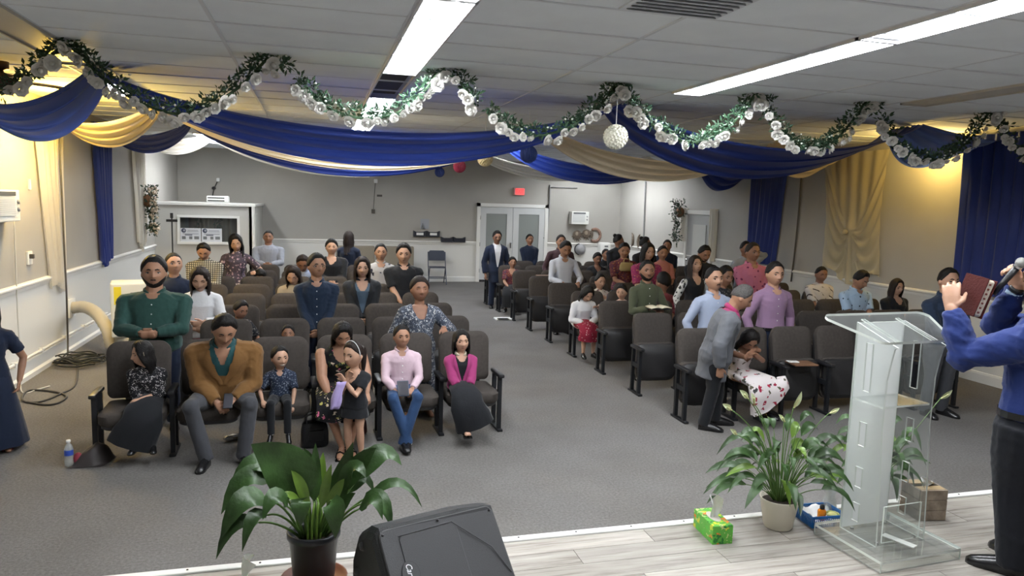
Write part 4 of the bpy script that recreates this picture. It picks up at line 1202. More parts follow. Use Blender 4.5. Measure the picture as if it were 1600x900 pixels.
def RY(k): return 6.30+1.025*k
ST = -.36
# left block, first row
person('girl in long black skirt and lace sleeves, looking away to the left', 222, 534, LY(0)-.04, f=True, seat=.40, hf=.20, near=True, lean=14, sidelean=-4, hy=-62, hp=8, top=(P_lace, 'sweater'), sleeve=.72, bottom=('skirt', C_black, .16, .06), hair='longfront', hairlen=.17, hands=((.02, .17, .50), (-.035, .19, .515)), skirtx=-.06, skin='d', headband=C_beige)
B_tan = person('man in tan blazer and grey trousers, head bowed over his phone', 350, 490, LY(0)-.05, seat=.41, w=1.34, belly=.02, near=True, hf=.17, lean=20, hp=34, hy=14, top=(C_tan, 'jacket'), front=(C_teal, .42, .06), neck=(.74, .035, 'v'), collar=C_teal, bottom=('pants', C_grey), hands=((-.03, .20, .33), (.06, .21, .345)), spread=.05, footx=(-.075, .11), hair='thick', skin='b', eyes='down', curl=.9)
person('smiling toddler boy in speckled navy shirt sitting alone on a chair', 437, 541, LY(0)-.10, seat=.40, hf=.235, hip=.47, near=True, hy=22, hp=4, hr=-4, top=(P_navyprint, 'shirt'), sleeve=.42, collar=P_navyprint, neck=(.86, .03, 'v'), bottom=('pants', C_black), hands=((-.17, .16, .56), (.13, .17, .50)), spread=.02, socks=True, smile=True, skin='d', toe=.5, buttons=False)
B_mom = person('woman in sleeveless black floral dress holding a little girl', 535, 503, LY(0)-.03, f=True, seat=.41, w=1.28, near=True, lean=14, hp=34, hy=8, top=(P_floral, 'tank'), neck=(.72, .05, 'u'), bottom=('skirt', P_floral, .33, .01), hair='long', hairlen=.16, headband=C_grey, hands=(('a', -.09, .40, .42), ('a', .20, .36, .50)), spread=.02, lg=1.3, shoe=None, sandals=M_shoe, skin='b', eyes='down', footx=(-.0, .05), armfat=1.15)
B_girl = person('little girl in black dress with pink trim standing at her mother', 552, 533, 5.78, f=True, hf=.215, hip=.47, near=True, yaw=-34, hp=6, hy=-10, top=(C_black, 'dress'), sleeve=.30, neck=(.68, .06, 'u'), bottom=('skirt', C_black, .36, .02), hair='pony', haircol=M_hairb, hands=((.02, .13, .72), (-.01, .14, .70)), shoe=None, sandals=mat('gold_sandal', (.5, .36, .12), .35, metal=.6), skin='d', headband=C_white)
B_boy = person('boy in pale pink shirt and blue jeans, ankles crossed', 628, 508, LY(0)-.06, seat=.41, hf=.18, near=True, hy=8, top=(C_pink, 'shirt'), neck=(.86, .03, 'v'), bottom=('pants', C_jeans), hands=((-.075, .21, .46), (.065, .21, .47)), spread=.035, lg=1.42, footx=(.03, -.02), socks=True, hair='short', skin='b', curl=.8)
person('girl in magenta bolero and long black skirt at the end of the front row', 721, 516, LY(0)-.06, f=True, seat=.41, hf=.195, near=True, hy=4, top=(C_mag, 'sweater'), sleeve=.72, front=(C_black, .20, .055), neck=(.82, .04, 'u'), collar=C_cream, bottom=('skirt', C_black, .17, .05), hair='long', hairlen=.08, hands=((-.02, .20, .435), (.03, .20, .435)), shoe=None, sandals=M_shoe, skin='d', skirtx=.05, footx=(.01, -.01))
# left block, second row
person('stout man in dark green shirt with beard, hands clasped', 240, 401, LY(1)+ST, w=1.36, belly=.045, near=True, hf=.178, top=(C_green, 'shirt'), neck=(.84, .03, 'v'), bottom=('pants', C_navy), hands='belly', flare=1.5, beard=True, hair='thick', hp=-2, hy=6)
person('older woman in speckled grey dress, hand on a chair back', 656, 433, LY(1)+ST, f=True, w=1.05, belly=.02, near=True, hf=.172, hy=6, hp=-4, top=(P_grey, 'sweater'), wr=.5, sleeve=.95, neck=(.58, .05, 'v'), bottom=('skirt', P_grey, .12, .03), hair='updo', haircol=M_hairb, hands=('side', ('a', .20, .22, .90)), fdir=(None, (.1, -1, -.5)), shoe=None, eyes='closed', skin='c')
person('boy whose eyes just show over the toddler chair', 450, 508, LY(1)-.02, seat=.41, hf=.205, top=(C_navy, 'tee'), bottom=('pants', C_black), hands='lap', skin='c')
# left block, third row
person('woman in white sweater and red skirt, head bowed, long dark hair', 312, 417, LY(2)+ST, f=True, near=True, hf=.175, hp=24, hy=4, lean=5, top=(C_white, 'sweater'), sleeve=.97, bottom=('skirt', C_red, .2, .03), hair='longfront', hairlen=.20, haircol=M_hairb, hands=('clasp', 'belly'), skin='d', eyes='down', flare=1.2)
person('young man in dark navy shirt, hands folded low', 495, 397, LY(2)+ST, near=True, hf=.168, hy=18, hp=-2, top=(C_dnavy, 'shirt'), neck=(.84, .03, 'v'), bottom=('pants', C_navy), hands='clasplow', hair='thick', skin='b', glasses=True)
person('boy in dark printed shirt leaning sideways over a chair arm', 376, 470, LY(2)-.05, seat=.41, hf=.19, yaw=38, hp=18, lean=12, top=(P_darkprint, 'shirt'), sleeve=.45, bottom=('pants', C_black), hands=((.08, .24, .50), (.12, .22, .52)), hair='thick', skin='c')
# left block, farther rows
person('woman in dark jacket over slate blue top, hands together', 566, 402, LY(3)+ST, f=True, w=1.12, hf=.175, hp=6, top=(C_dark, 'jacket'), hem=-.3, front=(C_slate, .05, .065), neck=(.72, .05, 'u'), collar=C_dark, bottom=('pants', C_black), hands='clasplow', hair='longfront', hairlen=.12, haircol=M_hairb, skin='d')
person('man in plain black polo with bare forearms, hands joined', 631, 381, LY(4)+ST, w=1.2, hf=.178, hp=6, hy=-6, top=(C_black, 'shirt'), sleeve=.42, neck=(.86, .03, 'v'), bottom=('pants', C_black), hands='clasplow', hair='thick', skin='d')
person('man in navy shirt seen over the green shirt shoulder', 271, 395, LY(3)+ST, hf=.178, hy=24, hp=-6, top=(C_navy, 'shirt'), bottom=('pants', C_black), hands='clasp', hair='buzz', skin='a')
person('man in black and cream checked shirt, head bowed', 318, 379, LY(5)+ST, hf=.168, hp=32, w=1.1, top=(P_check, 'shirt'), bottom=('pants', C_black), hands='clasp', hair='short', skin='b', eyes='down')
person('woman with very long hair in mauve floral dress, hand on a chair', 368, 366, LY(6)+ST-.1, f=True, hf=.168, hp=20, hr=-10, hy=10, sidelean=4, top=(P_mauve, 'dress'), sleeve=.42, bottom=('skirt', P_mauve, .2, .06), hair='longfront', hairlen=.30, hands=('side', ('a', .32, .22, .95)), skin='d', eyes='down')
person('man in blue-grey shirt standing alone by the booth', 419, 360, LY(8)+ST, w=1.28, hf=.165, top=(C_bluegrey, 'shirt'), bottom=('pants', C_black), hands='belly', flare=1.4, hair='buzz', skin='c')
person('young man in pale shirt with dark print left of the black polo', 595, 381, LY(5)+ST, hf=.172, top=(P_lightprint, 'shirt'), sleeve=.9, neck=(.82, .035, 'v'), bottom=('pants', C_grey), hands='clasp', hair='short', skin='a')
person('woman in loose black top by the back of the left block', 518, 374, LY(6)+ST-.2, f=True, w=1.25, hf=.168, top=(C_black, 'sweater'), neck=(.84, .045, 'u'), bottom=('skirt', P_floral, .2, .05), hair='updo', hands='clasp', skin='d')
person('person with long dark hair in navy, turned to the back wall', 545, 362, LY(8)+ST, f=True, hf=.165, yaw=158, top=(C_navy, 'sweater'), bottom=('pants', C_black), hands='belly', hair='long', hairlen=.10, haircol=M_hairb, skin='c')
person('woman in beige top seated with head bowed', 458, 415, LY(4)-.05, f=True, seat=.41, hf=.175, hp=30, hy=-10, lean=16, top=(C_beige, 'sweater'), bottom=('skirt', C_black, .3, .02), hair='longfront', haircol=M_hairb, hands='lap', skin='d', eyes='down')
person('man in pale blue shirt bent forward over a seat', 473, 397, LY(6)-.1, seat=.42, hf=.17, hp=40, lean=30, top=(C_pale, 'shirt'), bottom=('pants', C_grey), hands='lap', hair='short', haircol=M_hairb, skin='c', eyes='down')
person('child with round dark hair bowed behind a chair back', 406, 420, LY(6)-.45, seat=.41, hf=.20, hp=50, lean=24, top=(C_navy, 'tee'), bottom=('pants', C_black), hands='lap', hair='thick', skin='b', eyes='down')
# left edge
person('girl in long navy dress cut off by the left edge', -24, 462, 6.5, f=True, hf=.18, near=True, yaw=20, top=(C_navy, 'dress'), sleeve=.34, bottom=('skirt', C_navy, .05, .09), hair='long', hands='side', shoe=None, sandals=C_maroon, skin='b')
# right block, first row
B_suit = person('man in grey suit and fuchsia shirt bending forward in profile', 1160, 445, 6.02, w=1.16, near=True, hf=.166, yaw=62, lean=22, hp=32, top=(C_suit, 'jacket'), hem=-.5, front=(C_fuch, .0, .08), neck=(.80, .03, 'v'), collar=C_fuch, bottom=('pants', C_black), hands=('side', 'side'), hair='short', haircol=M_hairg, skin='b', eyes='down', wr=1.2, stride=.04)
person('girl in white rose-print dress hiding her face on her arms', 1172, 515, RY(0)-.06, f=True, seat=.41, hf=.20, near=True, yaw=14, lean=20, sidelean=-7, hp=48, hy=-18, top=(P_rosedress, 'tank'), neck=(.66, .07, 'u'), bottom=('skirt', P_rosedress, .27, .07), hair='long', hairlen=.16, hands=((-.03, .21, .70), (-.07, .24, .67)), curl=1.1, fdir=((1, -.1, -.2), (-1, -.2, 0)), flare=1.3, spread=.04, footx=(-.02, .10), skin='c', eyes='down', shoe=M_shoe, skirtx=.07)
# right block, second row
person('man with moustache in pale blue shirt', 1117, 417, RY(1)+ST, near=True, w=0.98, hf=.178, hp=-4, top=(C_pale, 'shirt'), neck=(.86, .03, 'v'), bottom=('pants', C_navy), hands='side', mustache=True, hair='short', skin='a')
person('man in lavender shirt, arms straight down, black belt', 1212, 409, RY(1)+ST, near=True, w=1.0, hf=.172, hp=4, top=(C_lav, 'shirt'), hem=.02, neck=(.82, .035, 'v'), bottom=('pants', C_navy), hands='side', belt=True, hair='short', skin='a', hy=-4)
B_olive = person('bearded man in olive shirt holding an open book at the aisle', 1012, 407, RY(2)+ST, near=True, w=0.9, hf=.172, hp=-2, hy=-8, top=(C_olive, 'shirt'), hem=-.3, bottom=('pants', C_black), hands=(('a', -.06, .24, .90), ('a', .10, .24, .90)), beard=True, hair='short', skin='c', fdir=((.7, -.7, 0), (-.5, -.8, 0)))
# right block, farther rows
person('woman in black vest with white floral sleeves', 1087, 400, RY(3)+ST, f=True, hf=.168, hp=-8, near=True, top=(C_black, 'tank'), neck=(.80, .045, 'u'), bottom=('pants', C_black), hands='side', hair='longfront', hairlen=.18, haircol=M_hairb, skin='d', sleeves2=P_sleeve)
person('man in dark tee looking down behind the black vest', 1101, 383, RY(4)+ST, w=1.2, hf=.168, hp=26, top=(C_black, 'tee'), sleeve=.42, bottom=('pants', C_black), hands='book', hair='short', beard=True, skin='b', eyes='down')
person('boy half hidden behind the moustached man', 1134, 416, RY(2)+ST+.2, hf=.19, hy=10, hp=10, top=(P_darkprint, 'tee'), bottom=('pants', C_black), hands='side', hair='thick', skin='c')
person('man in pink dotted shirt', 1177, 379, RY(3)+ST, near=True, w=1.16, hf=.165, hp=2, hy=4, top=(P_pinkdots, 'shirt'), sleeve=.62, neck=(.84, .03, 'v'), bottom=('pants', C_black), hands='clasplow', hair='short', haircol=M_hairb, skin='c', buttons=False)
person('person behind the pink dotted shirt with a hand on the head', 1166, 377, RY(5)+ST, hf=.165, top=(C_bluegrey, 'shirt'), bottom=('pants', C_black), hands=('side', ('a', .18, .05, 1.36)), elbow=(None, (1, .2, .1)), hair='short', skin='c')
person('young man in white tee with diagonal black print', 1284, 416, RY(3)+ST, w=1.18, near=True, hf=.178, hp=10, hy=-8, top=(P_tee, 'tee'), sleeve=.42, bottom=('pants', C_black), hands='clasplow', hair='buzz', skin='c', eyes='down')
person('boy in pale blue polo with small dark print, looking down', 1346, 423, RY(2)+ST, w=1.18, near=True, hf=.178, hp=26, hy=14, top=(P_polo, 'shirt'), sleeve=.42, neck=(.84, .03, 'v'), bottom=('pants', C_navy), hands='clasp', hair='thick', skin='b', eyes='down', buttons=False)
person('girl with straight long hair in plain black tee', 1402, 436, RY(2)+ST, w=1.25, f=True, near=True, hf=.175, hp=6, top=(C_black, 'tee'), sleeve=.34, neck=(.78, .045, 'u'), bottom=('pants', C_black), hands='clasplow', hair='longfront', hairlen=.12, haircol=M_hairb, skin='d')
person('man in navy shirt and grey trousers standing by the right wall', 1484, 419, 5.98, w=1.15, near=True, hf=.165, hy=-8, hp=2, top=(C_dnavy, 'shirt'), hem=.0, bottom=('pants', C_grey), hands='clasp', hair='short', skin='a')
person('girl in white sweater and red dotted skirt looking at her lap', 918, 447, RY(3)-.08, f=True, seat=.41, hf=.19, hp=38, hy=8, lean=18, near=True, top=(C_white, 'sweater'), bottom=('skirt', P_reddot, .3, .02), hair='long', hairlen=.06, hands='lap', skin='d', eyes='down')
person('girl in blush sweater reaching an arm to the left', 972, 445, RY(3)-.08, f=True, seat=.41, hf=.19, hy=-40, hp=6, near=True, top=(C_blush, 'sweater'), bottom=('skirt', C_black, .3, .02), hair='updo', hands=(('a', -.42, .16, .72), 'lap'), elbow=((0, -.2, -1), None), fdir=((-1, -.2, .1), None), skin='d')
person('child wrapped in a cream patterned shawl', 938, 428, RY(4)-.08, f=True, seat=.41, hf=.195, hy=10, hp=6, top=(P_child, 'sweater'), bottom=('skirt', C_black, .3, .02), hair='short', hands='chest', skin='d')
person('man in white shirt looking down, hands on the chair in front', 884, 376, RY(5)+ST, w=0.98, hf=.17, hp=26, lean=5, top=(C_wht2, 'shirt'), neck=(.86, .03, 'v'), bottom=('pants', C_grey), hands=(('a', -.09, .30, .86), ('a', .17, .30, .86)), hair='short', skin='b', eyes='down')
person('man in dark plum shirt behind the white shirt', 877, 367, RY(7)+ST, w=1.15, hf=.165, hy=-4, top=(C_dred, 'shirt'), bottom=('pants', C_black), hands='side', hair='short', skin='b')
person('young man in black suit and white shirt by the back doors', 777, 361, RY(8)-.55, w=0.88, hf=.155, hp=8, X=None, top=(C_navy, 'jacket'), hem=-.5, front=(C_white, .05, .045), bottom=('pants', C_navy), hands='side', hair='thick', skin='c', glasses=True)
person('man in dark navy sweater before the back doors', 828, 366, 15.2, w=0.9, hf=.16, top=(C_navy, 'sweater'), bottom=('pants', C_navy), hands='clasplow', hair='short', skin='c')
person('woman in maroon woven blouse seated at the aisle', 801, 402, RY(7)-.1, f=True, seat=.41, w=1.1, hf=.17, yaw=-18, hy=14, top=(P_trad, 'tee'), sleeve=.4, neck=(.82, .05, 'u'), bottom=('skirt', C_black, .15, .02), hair='updo', hands='lap', skin='b')
person('woman in woven blouse holding a straw bag', 976, 379, RY(5)+ST, f=True, w=1.15, hf=.168, hp=12, hy=-14, top=(P_trad, 'tee'), sleeve=.4, bottom=('skirt', C_black, .1, .03), hair='pony', hands='clasp', skin='b')
person('seated woman in dark wrap near the white box', 934, 395, RY(7)-.06, f=True, seat=.41, hf=.17, hp=10, top=(C_dark, 'sweater'), neck=(.70, .04, 'v'), bottom=('skirt', C_black, .2, .02), hair='updo', hands='lap', skin='c')
person('seated person in black, farthest toward the back right corner', 947, 389, RY(8)-.06, seat=.41, hf=.165, top=(C_black, 'shirt'), bottom=('pants', C_black), hands='lap', hair='short', skin='c')
person('woman in magenta woven blouse, long hair', 1013, 380, RY(4)+ST, f=True, w=1.15, hf=.168, hp=6, hy=6, top=(P_huipil, 'tee'), sleeve=.45, bottom=('skirt', C_black, .1, .03), hair='longfront', hairlen=.14, hands='clasp', skin='d')
person('woman in salmon blouse behind the olive shirt', 1036, 384, RY(5)+ST, f=True, hf=.16, hp=4, hy=-8, top=(C('salmon_blouse', (.40, .16, .13)), 'tee'), sleeve=.45, bottom=('skirt', C_black, .1, .03), hair='pony', hands='clasp', skin='b')
person('person in navy tee standing near the right wall flowers', 1043, 375, RY(7)+ST-.3, hf=.155, hy=-30, top=(C_navy, 'tee'), sleeve=.42, bottom=('pants', C_grey), hands='clasplow', hair='short', skin='c')
person('woman with hair in a bun behind the magenta blouse', 1009, 370, RY(6)+ST, f=True, hf=.16, hy=60, top=(C_black, 'sweater'), bottom=('skirt', C_black, .1, .03), hair='bun', hands='clasp', skin='c')
person('person with tied-up dark hair behind the straw bag woman', 967, 366, RY(7)+ST, f=True, hf=.16, hy=70, top=(C_black, 'sweater'), bottom=('skirt', C_black, .1, .03), hair='bun', hands='clasp', skin='c')
person('toddler with dark hair held before the salmon blouse', 1037, 426, RY(3)+.1, seat=.48, hf=.24, hip=.47, hy=-160, top=(C_maroon, 'tee'), bottom=('pants', C_black), hands='lap', hair='thick', skin='c')
# the preacher on the stage
pl = lambda p: ('w',)+tuple(p)
PX, PYY = 3.52, 2.72
w_l = atY(1486, 482, 2.93); w_r = atY(1588, 452, 2.86)
B_pr = person('preacher in royal blue shirt on the stage, raising a red book', 1640, 360, PYY, X=PX, z0=STZ, H=1.60, w=1.22, pw=1.34, near=True, vox=.0052, yaw=202, hy=-20, hf=.165, top=(C_royal, 'shirt'), hem=.0, bottom=('pants', C('midnight_trousers', (.005, .006, .010))), belt=True, hands=(pl(w_r), pl(w_l)), elbow=((-.5, -.4, -1), (.15, -.3, -1)), fdir=((.1, -.2, .95), (-.38, -.22, .88)), thumb=((.2, .9, .3), (-.45, .75, .3)), hair='short', skin='a', curl=(1.1, .35), wr=2.0, armfat=1.25, handsize=1.08)
# ---------------------------------------------------------------- the stage
def plank_mat():
    m, nt, b = _new('whitewashed_plank'); L = nt.links.new
    b.inputs['Roughness'].default_value = .45
    tc = nt.nodes.new('ShaderNodeTexCoord'); oi = nt.nodes.new('ShaderNodeObjectInfo')
    mp = nt.nodes.new('ShaderNodeMapping'); mp.inputs['Scale'].default_value = (1.3, 20, 4)
    ad = nt.nodes.new('ShaderNodeVectorMath'); ad.operation = 'ADD'
    sc = nt.nodes.new('ShaderNodeMath'); sc.operation = 'MULTIPLY'; sc.inputs[1].default_value = 40
    L(oi.outputs['Random'], sc.inputs[0]); L(tc.outputs['Object'], mp.inputs[0]); L(mp.outputs[0], ad.inputs[0]); L(sc.outputs[0], ad.inputs[1])
    n = nt.nodes.new('ShaderNodeTexNoise'); n.inputs['Scale'].default_value = 1.5; n.inputs['Detail'].default_value = 7; n.inputs['Roughness'].default_value = .65; L(ad.outputs[0], n.inputs['Vector'])
    r = nt.nodes.new('ShaderNodeValToRGB'); e = r.color_ramp.elements
    e[0].position = .28; e[0].color = (.13, .105, .085, 1); e[1].position = .72; e[1].color = (.47, .44, .40, 1); q = e.new(.48); q.color = (.34, .31, .275, 1)
    L(n.outputs['Fac'], r.inputs['Fac'])
    hs = nt.nodes.new('ShaderNodeHueSaturation'); mr = nt.nodes.new('ShaderNodeMapRange'); mr.inputs['To Min'].default_value = .82; mr.inputs['To Max'].default_value = 1.12
    L(oi.outputs['Random'], mr.inputs['Value']); L(mr.outputs[0], hs.inputs['Value']); L(r.outputs[0], hs.inputs['Color']); L(hs.outputs[0], b.inputs['Base Color'])
    return m
M_plank = plank_mat()
stage = MB().box(((XL+XR)/2, (YF+STY)/2, STZ/2-.008), (XR-XL, STY-YF, STZ-.016)).build('stage', mat('stage_side', (.10, .09, .08), .7), kind='structure')
pm = {}
y = STY-.045
row = 0
while y > 1.9:
    x = XL - (row*.47) % 1.2
    while x < XR:
        a, b = max(x, XL), min(x+1.22, XR)
        if b-a > .1:
            k = round(b-a, 2)
            if k not in pm:
                me = MB().box((0, 0, 0), (b-a-.003, .1475, .016)).mesh('plank'); me.materials.append(M_plank); pm[k] = me
            put(pm[k], 'plank', None, stage, loc=((a+b)/2, y-.075, STZ-.008))
        x += 1.22
    y -= .15; row += 1
MB().box(((XL+XR)/2, (YF+y)/2, STZ-.008), (XR-XL, y-YF, .016)).build('stage_floor', M_plank, stage)
nose = MB().box(((XL+XR)/2, STY-.018, STZ-.004), (XR-XL, .052, .028), bev=.006).build('edge_strip', M_trim, stage)
for i in range(34): MB().lathe((XL+.2+i*.33, STY-.018, STZ+.0095), [(.006, 0), (.005, .003)], 8).build('screw', M_black, nose)

# ---------------------------------------------------------------- plants
M_leaf = mat('glossy_leaf', (.030, .068, .017), .40, var=.55, vscale=7, spec=.4, bump=.2, bscale=30)
M_leafl = mat('young_leaf', (.12, .21, .030), .35, var=.3, vscale=9)
M_stem = mat('leaf_stem', (.075, .15, .03), .5)
M_spathe = mat('pale_flower', (.62, .68, .42), .5)
M_soil = mat('potting_soil', (.03, .02, .014), .95, bump=.6, bscale=60)
def leaf(parent, base, ctrl, tip, w, split=.45, m=None, name='leaf', fold=.18, wave=.06, petr=.004, face=(0, -.55, .85), seed=0, droop=0.):
    P = bez(base, ctrl, tip, 15)
    if droop: P = [p+np.array((0, 0, droop*(1.6*math.sin(PI*min(1, max(0, (i/14-split)/(1-split))))*.5-(max(0, i/14-.8)/.2)**2*.8))) for i, p in enumerate(P)]
    n0 = int(14*split)
    b = MB(); b.tube(P[:n0+1], list(np.linspace(petr*1.3, petr*.8, n0+1)), 5); ns = len(b.f)
    B_ = P[n0:]; k = len(B_); V = []; nc = 7
    r = random.Random(seed)
    ph = r.uniform(0, 6)
    for i, p in enumerate(B_):
        t = i/(k-1); tg = nz(B_[min(i+1, k-1)]-B_[max(i-1, 0)]); fc = np.array(face, float); s = np.cross(tg, fc)
        s = nz(s) if np.linalg.norm(s) > .05 else np.array((1., 0, 0)); nr_ = np.cross(s, tg)
        ww = w*(1.62*t**.62*(1-t)**.95*.58+.001)
        for j in range(nc):
            v = (j-(nc-1)/2)/((nc-1)/2)
            V.append(p+s*ww*v+nr_*(fold*abs(v)*ww+wave*ww*math.sin(t*9+ph+v*2)*abs(v)))
    F = [(i*nc+j, i*nc+j+1, (i+1)*nc+j+1, (i+1)*nc+j) for i in range(k-1) for j in range(nc-1)]
    b.add(V, F)
    me = b.mesh(name, True); me.materials.append(M_stem); me.materials.append(m or M_leaf)
    me.polygons.foreach_set('material_index', [0 if i < ns else 1 for i in range(len(me.polygons))])
    return put(me, name, None, parent)
def pot(t, prof, m, soil_z, soil_r, n=28):
    MB().lathe((0, 0, 0), prof, n).build('pot', m, t, True)
    MB().lathe((0, 0, soil_z), [(soil_r, 0), (soil_r*.5, .012), (.001, .014)], 16).build('soil', M_soil, t)
# left plant, big leaves in a black nursery pot
PL = Vector((-.005, 3.33, STZ))
t = thing('potted_plant', 'broad-leaved plant in a black nursery pot at the stage edge', 'plant', PL, 0, 'potted plants on the stage')
MB().lathe((0, 0, 0), [(.135, 0), (.15, .006), (.155, .028), (.148, .028), (.142, .012), (.0, .012)], 26, True, False).build('saucer', mat('terracotta', (.16, .05, .025), .5), t, True)
MB().lathe((0, 0, .012), [(.088, 0), (.095, .02), (.112, .215), (.122, .222), (.122, .25), (.114, .252), (.110, .22), (.095, .2)], 30, True, False).build('pot', mat('nursery_pot', (.010, .011, .014), .35), t, True)
MB().lathe((0, 0, .21), [(.108, 0), (.05, .012), (.001, .014)], 18).build('soil', M_soil, t)
def lp(px, py, dy): return np.array(atY(px, py, PL.y+dy)-PL)
def big(sx, mid, tip, w, split, dym=-.05, dyt=-.12, m=None, face=(0, -.6, .8), fold=.18, sy=0., wave=.1):
    leaf(t, (sx, sy, .215), lp(*mid, dym), lp(*tip, dyt), w*1.12, split, m, petr=.0055, face=face, fold=fold, seed=int(tip[0]), wave=wave, droop=(.045 if abs(tip[0]-490) > 70 and tip[1] > 700 else 0))
big(-.03, (495, 742), (392, 694), .30, .38, -.02, -.10, face=(.1, -1, .25), fold=.1)
big(-.05, (435, 690), (345, 792), .15, .50, -.02, -.10)
big(-.05, (425, 725), (343, 833), .15, .55, -.12, -.22)
big(-.05, (400, 780), (337, 862), .10, .55, -.14, -.22)
big(-.04, (420, 760), (378, 850), .09, .6, -.16, -.26)
big(-.06, (450, 700), (385, 748), .13, .5, .06, .10)
big(.0, (490, 780), (493, 692), .085, .45, 0, .02, face=(.3, -1, 0))
big(.03, (520, 790), (552, 690), .13, .36, 0, -.06, face=(-.35, -1, 0), fold=.1)
big(.04, (565, 705), (628, 716), .15, .45, .04, .04)
big(.05, (560, 700), (600, 700), .11, .4, .10, .14)
big(.05, (590, 730), (660, 782), .07, .45, -.06, -.10)
big(.05, (575, 745), (613, 815), .12, .5, -.12, -.20)
big(.02, (525, 720), (524, 842), .13, .52, -.24, -.20, face=(0, -1, .1), fold=.1)
big(-.03, (468, 730), (470, 822), .12, .52, -.22, -.20, face=(0, -1, .1), fold=.1)
big(-.01, (480, 760), (455, 735), .07, .4, -.06, -.06, M_leafl, face=(.2, -1, .2))
big(.01, (505, 770), (518, 725), .06, .4, -.06, -.08, M_leafl, face=(-.2, -1, .2))
big(.02, (520, 770), (538, 748), .07, .4, -.10, -.12, M_leafl, face=(-.3, -1, .3))
big(-.02, (470, 770), (440, 770), .06, .4, -.10, -.14, M_leafl)
big(.02, (530, 790), (556, 770), .09, .4, -.04, -.10)
big(.0, (500, 760), (505, 706), .07, .4, .05, .08, M_leafl, face=(0, -1, 0))
big(-.02, (460, 720), (430, 735), .12, .5, .10, .16)
big(.03, (545, 745), (585, 758), .10, .5, .08, .12)
big(-.04, (455, 760), (410, 800), .12, .5, -.16, -.24)
big(-.02, (455, 705), (360, 742), .15, .45, .02, -.02)
big(.03, (545, 725), (588, 700), .12, .4, -.02, -.08, face=(-.2, -1, .3))
big(.05, (570, 770), (598, 800), .10, .55, -.18, -.26)
big(.0, (500, 745), (475, 700), .10, .4, .04, .06, face=(.1, -1, .1))
big(.02, (535, 735), (572, 735), .11, .45, -.10, -.18)
for k in range(10):
    a = k*2*PI/10; MB().tube(bez((.03*math.cos(a), .03*math.sin(a), .2), (.045*math.cos(a), .045*math.sin(a), .3), (.03*math.cos(a+.4), .03*math.sin(a+.4), .40), 6), [.008, .007, .007, .006, .005, .004], 6).build('stem', M_leafl, t, True)
def lily(t, r, n, reach, zl, m, wl=(.045, .075), seed=0, az=None):
    for k in range(n):
        a = 2.39996*k+r.uniform(-.3, .3); e = k/n
        rad = reach*(.35+.65*math.sqrt(1-e*.8))*r.uniform(.7, 1.08); top = zl*(.35+.75*e)*r.uniform(.8, 1.1)
        tip = np.array((rad*math.cos(a), rad*math.sin(a)*.8, top-.10*(1-e)))
        ctrl = np.array((rad*.42*math.cos(a+r.uniform(-.5, .5)), rad*.38*math.sin(a), top*r.uniform(1.05, 1.45)+.04))
        leaf(t, (.03*math.cos(a), .03*math.sin(a), 0), ctrl, tip, r.uniform(*wl)*1.25, .50, m if r.random() > .10 else M_leafl, petr=.0028, seed=k, droop=r.uniform(-.01, .035), wave=.12)
def spathe(t, base, ctrl, tip, ang, size=.075):
    P = bez(base, ctrl, tip, 9); b = MB(); b.tube(P, .003, 5)
    s = b.build('flower_stem', M_stem, t, True)
    tg = nz(P[-1]-P[-2]); q = np.array((math.cos(ang), -.2, math.sin(ang)))
    d = nz(tg*.6+q)
    f = leaf(t, P[-1], P[-1]+d*size*.5, P[-1]+d*size, size*.62, .0, M_spathe, 'spathe', fold=.5, wave=.0, petr=.001, face=(.2, -1, .1))
    MB().tube([P[-1]+np.array((0, -.006, 0)), P[-1]+d*size*.5+np.array((0, -.012, 0))], .005, 6, round_=True).build('spadix', mat('spadix', (.6, .58, .3), .6), f)
r = random.Random(5)
PR = Vector((2.565, 3.40, STZ))
t = thing('potted_plant', 'peace lily with pale flowers in a cream pot, left of the lectern', 'plant', PR, 0, 'potted plants on the stage')
pot(t, [(.072, 0), (.080, .01), (.108, .17), (.110, .175), (.104, .175), (.098, .15)], mat('cream_pot', (.66, .61, .51), .35), .15, .10)
g = bpy.data.objects.new('foliage_base', None); COL.objects.link(g); g.parent = t; g.location = (0, 0, .15)
lily(g, r, 66, .46, .40, M_leaf, (.045, .068))
def sp(px, py, dy, ang, size=.075, off=(0, 0)):
    tip = np.array(atY(px, py, PR.y+dy)-PR)-np.array((0, 0, .15)); spathe(g, (off[0], off[1], 0), (tip[0]*.35, tip[1]*.4, tip[2]*.75), tip, ang, size)
sp(1142, 640, -.06, 2.6); sp(1168, 622, 0, 2.5, .08); sp(1178, 630, .03, 1.8, .07); sp(1150, 678, -.1, 2.4, .06); sp(1240, 636, -.02, 1.1, .10); sp(1225, 658, .06, 2.8, .06); sp(1296, 645, .06, .3, .07)
def flatten(g, t):
    for ch in list(g.children): ch.parent = t; ch.location = ch.location+g.location
    bpy.data.objects.remove(g)
flatten(g, t)
PT = Vector((3.26, 3.47, STZ))
t = thing('potted_plant', 'peace lily partly behind the frosted lectern panel', 'plant', PT, 0, 'potted plants on the stage')
pot(t, [(.060, 0), (.066, .01), (.088, .15), (.090, .155), (.084, .155), (.08, .13)], mat('cream_pot', (.66, .61, .51), .35), .13, .08)
g = bpy.data.objects.new('foliage_base', None); COL.objects.link(g); g.parent = t; g.location = (0, 0, .13)
lily(g, random.Random(9), 44, .38, .38, M_leaf, (.045, .068), seed=3)
tip = np.array(atY(1470, 622, PT.y-.1)-PT)-np.array((0, 0, .13)); spathe(g, (0, 0, 0), (tip[0]*.5, tip[1]*.5, tip[2]*.55), tip, .5, .085)
flatten(g, t)

